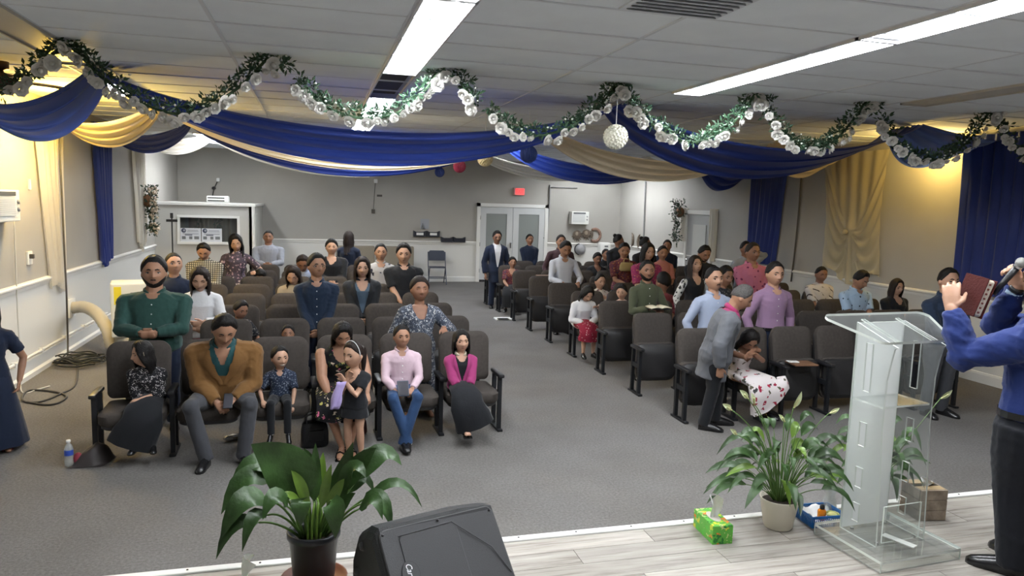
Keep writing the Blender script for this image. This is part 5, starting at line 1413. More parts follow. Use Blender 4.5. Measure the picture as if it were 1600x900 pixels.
# ---------------------------------------------------------------- clear lectern
def acrylic(name, tint=(.975, .985, .98), keep=.86):
    m = bpy.data.materials.new(name); m.use_nodes = True; nt = m.node_tree; nt.nodes.clear(); L = nt.links.new
    out = nt.nodes.new('ShaderNodeOutputMaterial'); tr = nt.nodes.new('ShaderNodeBsdfTransparent'); gl = nt.nodes.new('ShaderNodeBsdfGlossy'); lw = nt.nodes.new('ShaderNodeLayerWeight'); lw.inputs['Blend'].default_value = .5; pw = nt.nodes.new('ShaderNodeMath'); pw.operation = 'POWER'; pw.inputs[1].default_value = 4; fr = nt.nodes.new('ShaderNodeMath'); fr.operation = 'MULTIPLY_ADD'; fr.inputs[1].default_value = .7; fr.inputs[2].default_value = .03; nt.links.new(lw.outputs['Facing'], pw.inputs[0]); nt.links.new(pw.outputs[0], fr.inputs[0])
    tr.inputs[0].default_value = (*tint, 1); gl.inputs['Roughness'].default_value = .05
    mx = nt.nodes.new('ShaderNodeMixShader'); L(fr.outputs[0], mx.inputs[0]); L(tr.outputs[0], mx.inputs[1]); L(gl.outputs[0], mx.inputs[2])
    df = nt.nodes.new('ShaderNodeBsdfDiffuse'); df.inputs[0].default_value = (.75, .77, .76, 1); m2 = nt.nodes.new('ShaderNodeMixShader'); m2.inputs[0].default_value = 1-keep
    L(mx.outputs[0], m2.inputs[1]); L(df.outputs[0], m2.inputs[2]); L(m2.outputs[0], out.inputs[0]); MATS[name] = m; return m
M_acr = acrylic('clear_acrylic', keep=.965); M_edge = mat('acrylic_edge', (.72, .76, .72), .25)
def frosted():
    m = bpy.data.materials.new('frosted_acrylic'); m.use_nodes = True; nt = m.node_tree; nt.nodes.clear(); L = nt.links.new
    out = nt.nodes.new('ShaderNodeOutputMaterial'); a = nt.nodes.new('ShaderNodeBsdfDiffuse'); b = nt.nodes.new('ShaderNodeBsdfTranslucent'); c = nt.nodes.new('ShaderNodeBsdfTransparent')
    a.inputs[0].default_value = (.90, .92, .92, 1); b.inputs[0].default_value = (.95, .96, .96, 1)
    m1 = nt.nodes.new('ShaderNodeMixShader'); m1.inputs[0].default_value = .35; L(a.outputs[0], m1.inputs[1]); L(b.outputs[0], m1.inputs[2])
    m2 = nt.nodes.new('ShaderNodeMixShader'); m2.inputs[0].default_value = .13; L(m1.outputs[0], m2.inputs[1]); L(c.outputs[0], m2.inputs[2]); L(m2.outputs[0], out.inputs[0]); return m
M_frost = frosted()
t = thing('lectern', 'clear acrylic lectern with frosted front panel, facing the hall', 'lectern', (3.0, 3.10, STZ), R(4))
def sheet(name, V, F, th, m=None, parent=None, off=0.):
    me = MB().add(V, F).mesh(name); me.materials.append(m or M_acr); me.materials.append(M_edge)
    o = put(me, name, None, parent); s = o.modifiers.new('thick', 'SOLIDIFY'); s.thickness = th; s.offset = off; s.material_offset_rim = 1; return o
def rrect(hx0, hx1, y0, y1, z0, z1, r, n=6):
    """rounded sheet between front edge (y0,z0,half width hx0) and back edge (y1,z1,hx1)"""
    pts = []
    for cx, sy, a0 in ((1, 0, -90), (1, 1, 0), (-1, 1, 90), (-1, 0, 180)):
        hx = hx1 if sy else hx0; yy = y1-r if sy else y0+r
        for k in range(n+1):
            a = R(a0+90*k/n); x = cx*(hx-r)+r*math.cos(a); y = yy+r*math.sin(a); pts.append((x, y, z0+(z1-z0)*(y-y0)/(y1-y0)))
    return pts
pts = rrect(.26, .36, -.135, .18, 1.15, 1.25, .05); sheet('top_plate', pts, [tuple(range(len(pts)))], .014, parent=t)
pts = rrect(.275, .275, -.27, .20, .055, .055, .012, 3); sheet('base_plate', pts, [tuple(range(len(pts)))], .014, parent=t)
pts = [(-.27, -.265), (.27, -.265), (.27, .195), (-.27, .195)]
for i in range(4):
    (ax, ay), (bx, by) = pts[i], pts[(i+1) % 4]; sheet('base_side', [(ax, ay, .0), (bx, by, .0), (bx, by, .05), (ax, ay, .05)], [(0, 1, 2, 3)], .008, parent=t)
sheet('front_panel', [(-.16, .12, .06), (.16, .12, .06), (.16, .12, 1.215), (-.16, .12, 1.215)], [(0, 1, 2, 3)], .012, M_frost, t)
ycam = lambda z: np.interp(z, [.06, .35, .7, .95, 1.10, 1.20], [-.13, -.12, -.10, -.105, -.13, -.165])
for s in (-1, 1):
    zs = [.06, .14, .24, .33, .44, .56, .69, .82, .86, .95, 1.05, 1.12, 1.165]; slots = {(.14, .24), (.33, .44), (.56, .69), (.86, .95), (.95, 1.05), (1.05, 1.12)}
    V = []; F = []
    for z in zs:
        yc = ycam(z); zt_ = z if z < 1.16 else 1.18
        for q in (.12, .045, .0, yc): V.append((s*.165, q if q > -.05 else yc, zt_+(0 if z < 1.16 else q*.33)))
    for i in range(len(zs)-1):
        for j in range(3):
            if j == 1 and (zs[i], zs[i+1]) in slots: continue
            F.append((i*4+j, i*4+j+1, (i+1)*4+j+1, (i+1)*4+j))
    sheet('side_panel', V, F, .010, parent=t)
sheet('shelf', [(-.16, -.09, .80), (.16, -.09, .80), (.16, .115, .80), (-.16, .115, .80)], [(0, 1, 2, 3)], .010, parent=t)
sheet('lower_panel', [(-.10, -.10, .06), (.16, -.10, .06), (.16, -.10, .26), (-.10, -.10, .26)], [(0, 1, 2, 3)], .008, parent=t)
for sx in (-.12, .12):
    sheet('top_rail', [(sx-.012, -.11, 1.150), (sx+.012, -.11, 1.150), (sx+.012, .13, 1.23), (sx-.012, .13, 1.23)], [(0, 1, 2, 3)], .006, parent=t)
for x, y in ((-.13, -.10), (.13, -.10), (-.12, .08), (.12, .08)):
    MB().lathe((x, y, .062), [(.010, 0), (.010, .008), (.006, .010)], 10).build('bolt', M_chrome, t)
o = MB().box((3.02, 2.99, STZ+.0655), (.045, .17, .004), rz=R(20)).build('paper_strip', M_white); tag(o, 'white folded paper strip lying on the lectern base', 'paper')
# ---------------------------------------------------------------- floor speaker lying on its side
M_spk = mat('speaker_shell', (.010, .011, .012), .5, bump=.3, bscale=250); M_grille = mat('speaker_grille', (.038, .038, .041), .55, bump=.25, bscale=420, metal=.2)
o_ = Vector((.232, 2.94, STZ)); ang = math.atan2(.20, .565)
t = thing('stage_monitor', 'black floor speaker with grey grille lying near the stage edge', 'speaker', o_, ang)
prof = [(0., .415), (-.07, .40), (-.17, .33), (-.22, .22), (-.23, .0), (-.10, .0), (.26, .0), (.30, .05)]   # (towards camera +, height)
def spk_ring(u, s, dy=0.): return [(u, -q*s-.0+dy, (z if z > .01 else z)*(.98 if s < 1 else 1.)*s+0*(1-s)) for q, z in prof]
MB().rings([spk_ring(.0, .90), spk_ring(.012, .97), spk_ring(.03, 1.), spk_ring(.42, 1.), spk_ring(.56, .98), spk_ring(.597, .96), spk_ring(.608, .90)]).build('cabinet', M_spk, t)
# grille on the sloping face: from (0, .415) to (.30, .05)
T0 = np.array((0, .415)); T1 = np.array((.30, .05)); gd = (T1-T0)/np.linalg.norm(T1-T0); gn = np.array((-gd[1], gd[0]))
def gp(u, v, h=0.):   # u along the cabinet, v down the slope (metres), h out of the face
    k = np.interp(u, [0, .42, .56, .608], [1, 1., .98, .94]); q = (T0*1.+gd*v)*np.array((k, k))+gn*h; return (u, -q[0], q[1])
Ls_ = np.linalg.norm(T1-T0)
def patch(u0, u1, v0, v1, h, r, m, name, par, nn=6, th=.008):
    outp = []
    for cx, cy, a0 in ((u1-r, v0+r, -90), (u1-r, v1-r, 0), (u0+r, v1-r, 90), (u0+r, v0+r, 180)):
        for k in range(nn+1): a = R(a0+90*k/nn); outp.append((cx+r*math.cos(a), cy+r*math.sin(a)))
    cu, cv = (u0+u1)/2, (v0+v1)/2
    rs = [[gp(u, v, -.004) for u, v in outp], [gp(u, v, h-.003) for u, v in outp], [gp(cu+(u-cu)*.985, cv+(v-cv)*.98, h) for u, v in outp]]
    return MB().rings(rs).build(name, m, par, False)
gr = patch(.018, .592, .014, Ls_-.015, .010, .035, M_grille, 'grille', t)
patch(.10, .38, .055, Ls_-.05, .0125, .02, M_grille, 'woofer_cover', gr)
MB().tube([gp(.10, .055, .0125), gp(.36, .05, .0125), gp(.52, .20, .0125), gp(.58, .33, .0125)], .0025, 5).build('crease', M_grille, gr)
for u, v in ((.035, .035), (.30, .03), (.57, .035), (.035, Ls_-.04), (.57, Ls_-.04)):
    c_ = gp(u, v, .010); MB().ell(c_, (.007, .006, .006), 8, 5).build('screw', M_black, gr)
bd = []
c0u, c0v = .112, .215
for k in range(24): bd.append((c0u+.040*math.cos(2*PI*k/24), c0v+.052*math.sin(2*PI*k/24)))
badge = MB().rings([[gp(u, v, .008) for u, v in bd], [gp(u, v, .0135) for u, v in bd]]).build('badge', M_black, t)
badge2 = MB().rings([[gp(c0u+(u-c0u)*.94, c0v+(v-c0v)*.94, .009) for u, v in bd], [gp(c0u+(u-c0u)*.94, c0v+(v-c0v)*.94, .0142) for u, v in bd]]).build('badge_face', M_grille, badge)
fc = bpy.data.curves.new('logo', 'FONT'); fc.body = 'Carvin'; fc.size = .040; fc.shear = .35; fc.extrude = .0008; fc.align_x = 'CENTER'; fc.align_y = 'CENTER'
fo = bpy.data.objects.new('logo_tmp', fc); COL.objects.link(fo); dg = bpy.context.evaluated_depsgraph_get(); me = bpy.data.meshes.new_from_object(fo.evaluated_get(dg)); bpy.data.objects.remove(fo)
n = len(me.vertices); co = np.zeros(n*3); me.vertices.foreach_get('co', co); co = co.reshape(-1, 3)
new = np.array([gp(c0u-.004+q[1]*.95-q[0]*.0, c0v+q[0]*.80, .0146+q[2]) for q in co]); me.vertices.foreach_set('co', new.ravel()); me.materials.clear(); me.materials.append(mat('logo_white', (.8, .8, .82), .4)); me.update()
put(me, 'logo', None, badge)
for q, z in ((-.10, .30), (-.16, .16)): MB().lathe((0, 0, 0), [(.022, 0), (.022, .01), (.016, .022), (.006, .024)], 14).build('knob', M_black, t, True).matrix_local = Matrix.Translation((.012, -q, z)) @ Matrix.Rotation(-PI/2, 4, 'Y')
# ---------------------------------------------------------------- small things on the stage
P_tissue = pattern('fruit_print_card', (.12, .42, .06), [(.75, .20, .03), (.60, .62, .05), (.10, .50, .06), (.55, .62, .25), (.03, .20, .04)], 30, .42, rough=.4)
def tissue_sheet(b, c, h, w, r):
    V = []; n, m_ = 9, 9
    for i in range(n):
        t_ = i/(n-1)
        for j in range(m_):
            v = (j/(m_-1)-.5)*2; ww = w*(.35+.65*t_)
            V.append((c[0]+v*ww*.5+.012*math.sin(t_*4), c[1]+.02*math.sin(v*4+t_*3)*(.3+t_)-.02*t_*t_, c[2]+h*t_*(1-.25*abs(v+.2)*t_)-.03*max(0, t_-.85)*4*max(0, v)))
    b.add(V, [(i*m_+j, i*m_+j+1, (i+1)*m_+j+1, (i+1)*m_+j) for i in range(n-1) for j in range(m_-1)])
    return b
M_tis = mat('tissue_paper', (.90, .90, .90), .8)
def tissue_box(loc, rz, label):
    t = thing('tissue_box', label, 'tissue box', loc, rz, 'printed tissue boxes')
    MB().box((0, 0, .052), (.118, .235, .104), bev=.003).build('box', P_tissue, t)
    MB().lathe((0, 0, 0), [(.03, 0), (.03, .002), (.001, .0022)], 16).build('opening', mat('film', (.6, .55, .5), .3), t).matrix_local = Matrix.Translation((0, 0, .1035)) @ Matrix.Scale(2.2, 4, (0, 1, 0))
    tissue_sheet(MB(), (0, 0, .095), .155, .135, rnd).build('tissue', M_tis, t, True).rotation_euler = (0, 0, R(25))
tissue_box((2.135, 3.385, STZ), R(-4), 'green fruit-print tissue box left of the peace lily')
tissue_box((-.30, 3.19, STZ), R(75), 'green tissue box at the bottom edge, left of the black pot')
t = thing('plastic_basket', 'blue plastic basket lined with white cloth, beside the cream pot', 'basket', (2.86, 3.415, STZ), R(-3))
MB().box((0, 0, .004), (.20, .17, .008)).build('bottom', mat('blue_plastic', (.01, .13, .40), .35), t)
mb = MB()
for (x, y, dx, dy) in ((0, -.09, .225, .006), (0, .09, .225, .006), (-.112, 0, .006, .18), (.112, 0, .006, .18)): mb.box((x, y, .062), (dx, dy, .014))
mb.build('rim', MATS['blue_plastic'], t)
mb = MB()
for i in range(19):
    x = -.108+i*.012
    for y in (-.09, .09): mb.box((x, y, .03), (.005, .004, .056))
for i in range(15):
    y = -.084+i*.012
    for x in (-.112, .112): mb.box((x, y, .03), (.004, .005, .056))
o = mb.build('basket_bars', MATS['blue_plastic'], t, kind='stuff')
V = [(-.10+.2*i/8, -.08+.16*j/8, .014+.012*math.sin(i*1.3+j)+(.045 if j > 6 or i < 1 else 0)) for i in range(9) for j in range(9)]
o = MB().add(V, [(i*9+j, i*9+j+1, (i+1)*9+j+1, (i+1)*9+j) for i in range(8) for j in range(8)]).build('cloth_liner', M_tis, t, True)
t = thing('oil_bottle', 'small orange bottle with a black cap standing in the blue basket', 'bottle', (2.835, 3.37, STZ+.03))
MB().lathe((0, 0, 0), [(.020, 0), (.024, .004), (.024, .052), (.020, .060), (.012, .064)], 8).build('body', mat('orange_oil', (.85, .25, .01), .2), t, True)
MB().lathe((0, 0, .064), [(.013, 0), (.014, .006), (.014, .018), (.010, .026)], 12).build('cap', M_black, t, True)
t = thing('glass_bowl', 'yellow-green glass bowl lying in the blue basket', 'bowl', (2.915, 3.375, STZ+.03))
MB().lathe((0, 0, 0), [(.018, 0), (.032, .008), (.040, .024), (.036, .030), (.030, .022)], 16, True, False).build('bowl', mat('lime_glass', (.55, .58, .20), .15, trans=.3), t, True)
MB().ell((0, 0, .02), (.028, .028, .014), 12, 6).build('candle', mat('lime_wax', (.60, .58, .22), .5), t, True)
t = thing('glass_vase', 'clear glass vase standing between basket and lectern', 'vase', (2.985, 3.49, STZ))
MB().lathe((0, 0, 0), [(.035, 0), (.045, .01), (.038, .08), (.028, .12), (.042, .17), (.038, .17), (.024, .12), (.034, .08), (.04, .015)], 18, True, True).build('vase', acrylic('vase_glass', keep=.75), t, True)
M_crate = mat('weathered_board', (.34, .27, .21), .7, var=.4, vscale=14, bump=.3, bscale=50); M_crated = mat('crate_board_grey', (.20, .17, .14), .75, var=.35, vscale=16)
t = thing('wooden_crate', 'small weathered wooden crate with tissues, right of the lectern', 'crate', (3.545, 3.36, STZ), R(-8))
for i in range(3):
    for y in (-.085, .085): MB().box((0, y, .033+i*.063), (.17, .012, .060), bev=.002).build('board', M_crate, t)
    for x in (-.085, .085): MB().box((x, 0, .033+i*.063), (.012, .158, .060), bev=.002).build('board', M_crated, t)
for y in (-.05, .05): MB().box((0, y, .186), (.158, .055, .008)).build('board', mat('light_board', (.42, .30, .16), .6, var=.2), t)
tissue_sheet(MB(), (0, 0, .18), .06, .09, rnd).build('tissue', M_tis, t, True)
# ---------------------------------------------------------------- what the preacher holds
t = thing('red_book', 'thick dark red book with thumb-indexed pages raised in one hand', 'book', (0, 0, 0))
M_red = mat('oxblood_leather', (.060, .008, .007), .65, bump=.2, bscale=90, spec=.2); M_page = mat('page_edge', (.66, .58, .45), .7, var=.2, vscale=60)
bc = np.array(atY(1522, 462, 2.94)); vw = nz(bc-np.array((0, 0, CAMZ)))
rr_ = nz(np.cross(vw, (0, 0, 1.))); uu_ = np.cross(rr_, vw); a_ = R(15); rr_, uu_ = rr_*math.cos(a_)-uu_*math.sin(a_), uu_*math.cos(a_)+rr_*math.sin(a_)
a_ = R(42)
ex = nz(rr_*math.cos(a_)-vw*math.sin(a_)); ey_ = uu_; en = np.cross(ex, ey_)      # the cover turned partly to the left of the lens
def bk(name, c, d, m, par):
    b = MB().box((0, 0, 0), d, bev=min(d)*.2); o = b.build(name, m, par)
    p = bc+ex*c[0]+ey_*c[1]+en*c[2]; o.matrix_local = Matrix(((ex[0], ey_[0], en[0], p[0]), (ex[1], ey_[1], en[1], p[1]), (ex[2], ey_[2], en[2], p[2]), (0, 0, 0, 1))); return o
bk('cover', (0, 0, .027), (.142, .205, .005), M_red, t); bk('cover', (0, 0, -.027), (.142, .205, .005), M_red, t); bk('spine', (-.069, 0, 0), (.006, .205, .056), M_red, t)
pg = bk('pages', (-.002, 0, 0), (.134, .197, .050), M_page, t)
for i in range(7): bk('index_tab', (.066, -.075+i*.025, .004), (.002, .010, .014), mat('index_tab_red', (.20, .05, .03), .6), t)
t = thing('microphone', 'black handheld microphone with a grey mesh head', 'microphone', (0, 0, 0))
md = nz(np.array((.28, -.35, .75))); mc = np.array(atY(1595, 411, 2.80))-md*.075
MB().tube([mc-md*.12, mc-md*.05, mc+md*.05], [.012, .014, .018], 12).build('handle', M_black, t, True)
MB().ell(mc+md*.075, (.025, .025, .028), 14, 10).build('mesh_head', mat('mic_mesh', (.28, .28, .27), .35, metal=.8, bump=.6, bscale=400), t, True)
MB().tube([mc+md*.045, mc+md*.056], [.021, .023], 14).build('ring', M_chrome, t)
_S, _E, _T = B_pr.arm[-1][:3]
MB().tube([_E+(_T-_E)*.84, _E+(_T-_E)*.96], [.043, .041], 14).build('cuff', C_sky, B_pr.root, True)
MB().tube([_E+(_T-_E)*.985, _E+(_T-_E)*1.06], [.034, .033], 14).build('watch', M_black, B_pr.root, True)

# ---------------------------------------------------------------- things people hold or left on chairs and floor
def held(B, s, off, name, label, cat, dims, m, rz=0., rx=0.):
    p = B.world(B.arm[s][2]+np.array(off)); t = thing(name, label, cat, p, B.yaw+rz)
    b = MB().box((0, 0, 0), dims, rx=rx, bev=min(dims)*.25); b.build('case' if 'phone' in name else 'cover', m, t)
    return t
t = held(B_tan, 1, (-.035, -.045, .0), 'phone', 'black phone in the tan blazer man\'s hands', 'phone', (.07, .012, .14), M_black, rx=R(-50))
MB().box((0, -.008, .0), (.06, .004, .125), rx=R(-50)).build('screen', mat('phone_screen', (.05, .05, .06), .1), t)
t = held(B_boy, -1, (.065, -.06, .03), 'tablet', 'dark blue tablet held by the boy in pink shirt', 'tablet', (.095, .014, .14), mat('slate_case', (.03, .04, .075), .4), rx=R(-38))
MB().box((0, -.010, .006), (.082, .004, .122), rx=R(-38)).build('screen', mat('phone_screen', (.05, .05, .06), .1), t)
p = B_olive.world((B_olive.arm[-1][2]+B_olive.arm[1][2])/2+np.array((.0, -.07, .02)))
t = thing('open_book', 'open book with pale pages in the olive-shirted man\'s hands', 'book', p, 0)
for s in (-1, 1):
    b = MB(); b.rings([[(s*x, y, .012*math.sin(x/.13*PI)+h) for x, h in ((0, 0), (.03, 0), (.07, 0), (.13, 0), (.13, .014), (.07, .016), (.03, .016), (0, .006))] for y in (-.09, .09)]); b.build('pages', mat('book_paper', (.62, .56, .42), .7), t, True)
MB().box((0, 0, -.006), (.272, .19, .006)).build('cover', M_black, t)
# lilac towel in the little girl's hands
pg = B_girl.world(B_girl.arm[-1][2]+np.array((.0, -.01, -.02))); V = []
for i in range(9):
    for j in range(5): V.append((pg[0]-.05+.03*(j-2)*.6-.05*i/8+.006*math.sin(i+j*2), pg[1]-.01+.012*math.sin(j*2.2+i*.4), pg[2]-.03*i*.9))
o = MB().add(V, [(i*5+j, i*5+j+1, (i+1)*5+j+1, (i+1)*5+j) for i in range(8) for j in range(4)]).build('towel', C_purple, smooth=True); tag(o, 'lilac towel hanging from the little girl\'s hands', 'towel'); o.modifiers.new('thick', 'SOLIDIFY').thickness = .008
# straw bag of the woman in woven blouse
t = thing('straw_bag', 'yellow straw bag held before the woven blouse', 'bag', atY(979, 416, RY(5)-.62))
MB().rings([[((.13 if z < .1 else .12)*w*math.cos(2*PI*k/16), .05*w*math.sin(2*PI*k/16), z-.08) for k in range(16)] for z, w in ((0, .75), (.03, 1), (.10, 1), (.14, .85))]).build('body', mat('straw', (.34, .25, .10), .8, bump=.6, bscale=120), t, True)
MB().tube([(-.06, 0, .05), (-.04, 0, .12), (.04, 0, .12), (.06, 0, .05)], .008, 6).build('handle', MATS['straw'], t, True)
# handbags and bundles on the floor
M_bag = mat('black_leather_bag', (.010, .010, .012), .35, bump=.3, bscale=30)
t = thing('handbag', 'black leather handbag standing by the mother\'s chair', 'handbag', (.0, 6.16, 0), R(8))
MB().rings([[(.115*w*math.copysign(abs(math.cos(a))**.6, math.cos(a)), .075*w*math.copysign(abs(math.sin(a))**.6, math.sin(a)), z) for a in [2*PI*k/20 for k in range(20)]] for z, w in ((0, .9), (.02, 1), (.14, .98), (.20, .86), (.215, .7))]).build('body', M_bag, t, True)
for y in (-.04, .04): MB().tube(catmull([(-.07, y, .2), (-.06, y, .28), (.06, y, .28), (.07, y, .2)], 5), .007, 6).build('handle', M_bag, t, True)
MB().box((0, -.077, .11), (.12, .012, .09), bev=.004).build('pocket', M_bag, t)
t = thing('handbag', 'dark red bag on the floor behind the mother\'s feet', 'handbag', (.36, 6.42, 0), R(-12))
MB().rings([[(.10*w*math.cos(a), .06*w*math.sin(a), z) for a in [2*PI*k/16 for k in range(16)]] for z, w in ((0, .9), (.02, 1), (.12, .9), (.16, .6))]).build('body', mat('dark_red_leather', (.06, .008, .012), .4), t, True)
MB().tube(catmull([(-.06, 0, .13), (0, 0, .22), (.06, 0, .13)], 5), .006, 6).build('handle', MATS['dark_red_leather'], t, True)
V = []; F = []; n, m_ = 15, 13
for i in range(n):
    for j in range(m_):
        u, v = (i/(n-1)-.5)*2, (j/(m_-1)-.5)*2; q = max(0, 1-(u*u+v*v)); k = mnoise.noise(Vector((u*2.5, v*2.5, 3.)))
        V.append((-1.66+u*.125+v*.03, 6.08+v*.13, max(.006, q**.6*(.09+.10*(u+1)*.5)+.035*k*q)))
F = [(i*m_+j, i*m_+j+1, (i+1)*m_+j+1, (i+1)*m_+j) for i in range(n-1) for j in range(m_-1)]
t = thing('jacket_bundle', 'crumpled dark brown jacket on the carpet beside the first chair', 'jacket', (0, 0, 0))
b_ = MB().add(V, F).build('cloth', mat('brown_nylon', (.035, .028, .028), .55), t, True); b_.modifiers.new('s', 'SUBSURF').render_levels = 1
MB().ell((-1.755, 6.03, .05), (.035, .03, .05), 10, 7).build('lining', mat('red_lining', (.25, .03, .05), .7), t, True)
t = thing('water_bottle', 'small water bottle with blue label standing on the carpet at left', 'bottle', (-1.815, 6.02, 0))
MB().lathe((0, 0, 0), [(.026, 0), (.031, .006), (.031, .05), (.028, .058), (.031, .066), (.031, .135), (.022, .165), (.013, .178), (.013, .19)], 16).build('bottle', acrylic('bottle_plastic', (.9, .93, .95), .7), t, True)
MB().lathe((0, 0, .088), [(.0318, 0), (.0318, .042)], 16, False, False).build('label_band', mat('blue_label', (.03, .08, .42), .4), t, True)
MB().lathe((0, 0, .188), [(.016, 0), (.016, .016), (.013, .018)], 12).build('cap', M_white, t, True)
t = thing('foil_bag', 'crumpled silver snack bag under the blazer man\'s chair', 'bag', (-.68, 6.42, .03), R(30))
MB().ell((0, 0, 0), (.09, .045, .03), 7, 5).build('bag', mat('silver_foil', (.55, .55, .55), .25, metal=.9), t)
# writing tablet and papers on chairs of the right block
t = thing('writing_tablet', 'brown wooden writing tablet beside the rose-print dress', 'tablet arm', (4.82, 6.20, .55), R(-6))
MB().box((0, 0, .005), (.26, .20, .018), bev=.006).build('board', mat('tablet_wood', (.16, .08, .045), .45, var=.25), t)
o = MB().box((4.74, 6.24, .569), (.11, .07, .008), rz=R(-10)).build('paper_slip', M_white); tag(o, 'white folded paper lying on the wooden writing tablet', 'paper')
o = MB().box(tuple(atY(851, 432, 12.4)), (.30, .18, .05), bev=.01).build('brown_book', mat('brown_cover', (.16, .10, .07), .6)); tag(o, 'brown book lying on a chair left of the white shirt man', 'book')
o = MB().box(tuple(atZ(786, 498, .012)), (.30, .22, .024), bev=.004).build('floor_vent', M_white); tag(o, 'white floor register in the carpet of the aisle', 'vent')
MB().box((0, 0, 0), (.2, .14, .004)).build('slot_plate', M_black, o, loc=tuple(atZ(786, 498, .025)))

# ---------------------------------------------------------------- along the left wall
def window_ac(loc, rz, w, h, d, label):
    t = thing('window_air_conditioner', label, 'air conditioner', loc, rz)
    MB().box((0, -d/2, 0), (w, d, h), bev=.012).build('case', mat('ac_case', (.70, .70, .66), .45), t)
    MB().box((-w*.08, -d-.004, -.02*h), (w*.68, .008, h*.62)).build('intake_panel', mat('ac_panel', (.55, .56, .55), .5), t)
    mb = MB()
    for k in range(9): mb.box((-w*.08, -d-.010, -h*.28+k*h*.062), (w*.64, .006, h*.02))
    mb.build('louvre', mat('ac_case', (.7, .7, .66), .45), t, kind='stuff')
    MB().box((-w*.05, -d-.003, h*.38), (w*.7, .01, h*.13)).build('outlet', mat('ac_dark', (.08, .085, .09), .5), t)
    for k in (-.12, .12): MB().lathe((0, 0, 0), [(.022, 0), (.02, .018), (.006, .02)], 12).build('knob', mat('ac_knob', (.3, .3, .3), .5), t, True).matrix_local = Matrix.Translation((w*.40, -d, h*k)) @ Matrix.Rotation(PI/2, 4, 'X')
    return t
window_ac((XL+.001, 8.33, 1.925), R(90), .60, .32, .15, 'white window air conditioner on the yellow-lit left wall')
window_ac((6.95, YB-.001, 1.755), 0, .50, .34, .22, 'small white air conditioner on the back wall right of the doors')
# portable air conditioner on a drum, with exhaust hose
t = thing('portable_air_conditioner', 'white portable air conditioner on a grey drum by the left wall', 'air conditioner', (-2.20, 9.95, 0), R(12))
MB().lathe((0, 0, 0), [(.21, 0), (.22, .01), (.225, .29), (.21, .30)], 22).build('drum', mat('galvanised', (.33, .33, .31), .45, metal=.4, var=.2), t, True)
MB().box((0, 0, .645), (.50, .40, .68), bev=.02).build('case', mat('ac_case', (.7, .7, .66), .45), t)
mb = MB()
for k in range(8): mb.box((.08, -.204, .86-k*.028), (.22, .008, .012))
mb.build('louvre', mat('ac_dark', (.08, .085, .09), .5), t, kind='stuff')
MB().box((-.17, -.202, .83), (.08, .006, .22)).build('energy_label', mat('yellow_label', (.75, .60, .03), .5), t)
MB().box((-.15, -.202, .50), (.10, .008, .26)).build('front_panel', mat('ac_panel', (.55, .56, .55), .5), t)
hp_ = catmull([np.array((XL+.02, 10.6, .56)), np.array((XL+.20, 10.5, .58)), np.array((-2.68, 10.2, .53)), np.array((-2.52, 10.0, .36)), np.array((-2.46, 9.95, .16)), np.array((-2.36, 9.95, .10))], 8)
t = thing('exhaust_hose', 'cream corrugated exhaust hose from the wall to the portable unit', 'hose', (0, 0, 0))
MB().tube(hp_, [.072+.008*(i % 2) for i in range(len(hp_))], 14).build('hose', mat('cream_hose', (.50, .47, .40), .6), t, True)
MB().box((XL+.012, 10.6, .56), (.024, .26, .24), bev=.004).build('wall_plate', M_white, t)
def cable(name, label, pts, rad, m, k=8):
    o = MB().tube(catmull(pts, k), rad, 6).build(name, m, smooth=True); tag(o, label, 'cable'); return o
M_cord = mat('dark_cord', (.020, .022, .020), .6); M_gcord = mat('grey_cord', (.06, .055, .05), .6); M_wcord = mat('white_cord', (.6, .58, .52), .6)
W_ = lambda px, py: np.array(atX(px, py, XL+.15)); W2 = lambda px, py: np.array(atX(px, py, XL+.03)); G_ = lambda px, py: np.array(atZ(px, py, .012))
cable('hanging_cable', 'dark cable hanging from the ceiling down the left wall', [np.array((XL+.15, 10.15, ZC)), W_(94, 230), W_(96, 290), W_(101, 400), W_(104, 460), np.array((XL+.10, 10.1, .25)), np.array((XL+.16, 9.9, .015)), G_(120, 568), G_(118, 600), G_(95, 615), G_(60, 628), G_(35, 625), G_(45, 610), G_(85, 612), G_(104, 620), G_(80, 632), G_(40, 628)], .011, M_gcord)
cable('white_cord', 'thin white cord running down the left wall under the window unit', [W2(22, 345), W2(25, 420), W2(28, 500), W2(33, 570), G_(34, 612), G_(60, 608), G_(78, 603)], .007, M_wcord)
t = thing('cable_pile', 'tangled pile of dark cables beside the portable unit', 'cable pile', (-2.72, 9.6, 0))
r = random.Random(2)
for k in range(9):
    P = []
    a0 = r.uniform(0, 6); ex_ = r.uniform(.14, .26); ey2 = r.uniform(.10, .22); cx, cy = r.uniform(-.08, .08), r.uniform(-.1, .1)
    for i in range(11): a = a0+2*PI*i/10*1.1; P.append((cx+ex_*math.cos(a), cy+ey2*math.sin(a), .02+.014*k*r.uniform(.5, 1)+.02*abs(math.sin(a*2))))
    MB().tube(catmull(P, 4), .009, 5).build('loop', M_cord, t, True)
def wallbox(name, label, cat, loc, dims, m=None):
    t = thing(name, label, cat, loc); MB().box((0, 0, 0), dims, bev=min(dims)*.2).build('plate', m or M_white, t); return t
t = wallbox('wall_outlet', 'cream wall outlet with plug at left above the chair rail', 'outlet', tuple(atX(46, 403, XL+.012)), (.024, .13, .15)); MB().box((.03, -.02, .02), (.05, .04, .05), bev=.006).build('plug', M_gcord, t)
wallbox('light_switch', 'small switch plate high on the yellow-lit left wall', 'switch', tuple(atX(46, 288, XL+.01)), (.02, .05, .12))
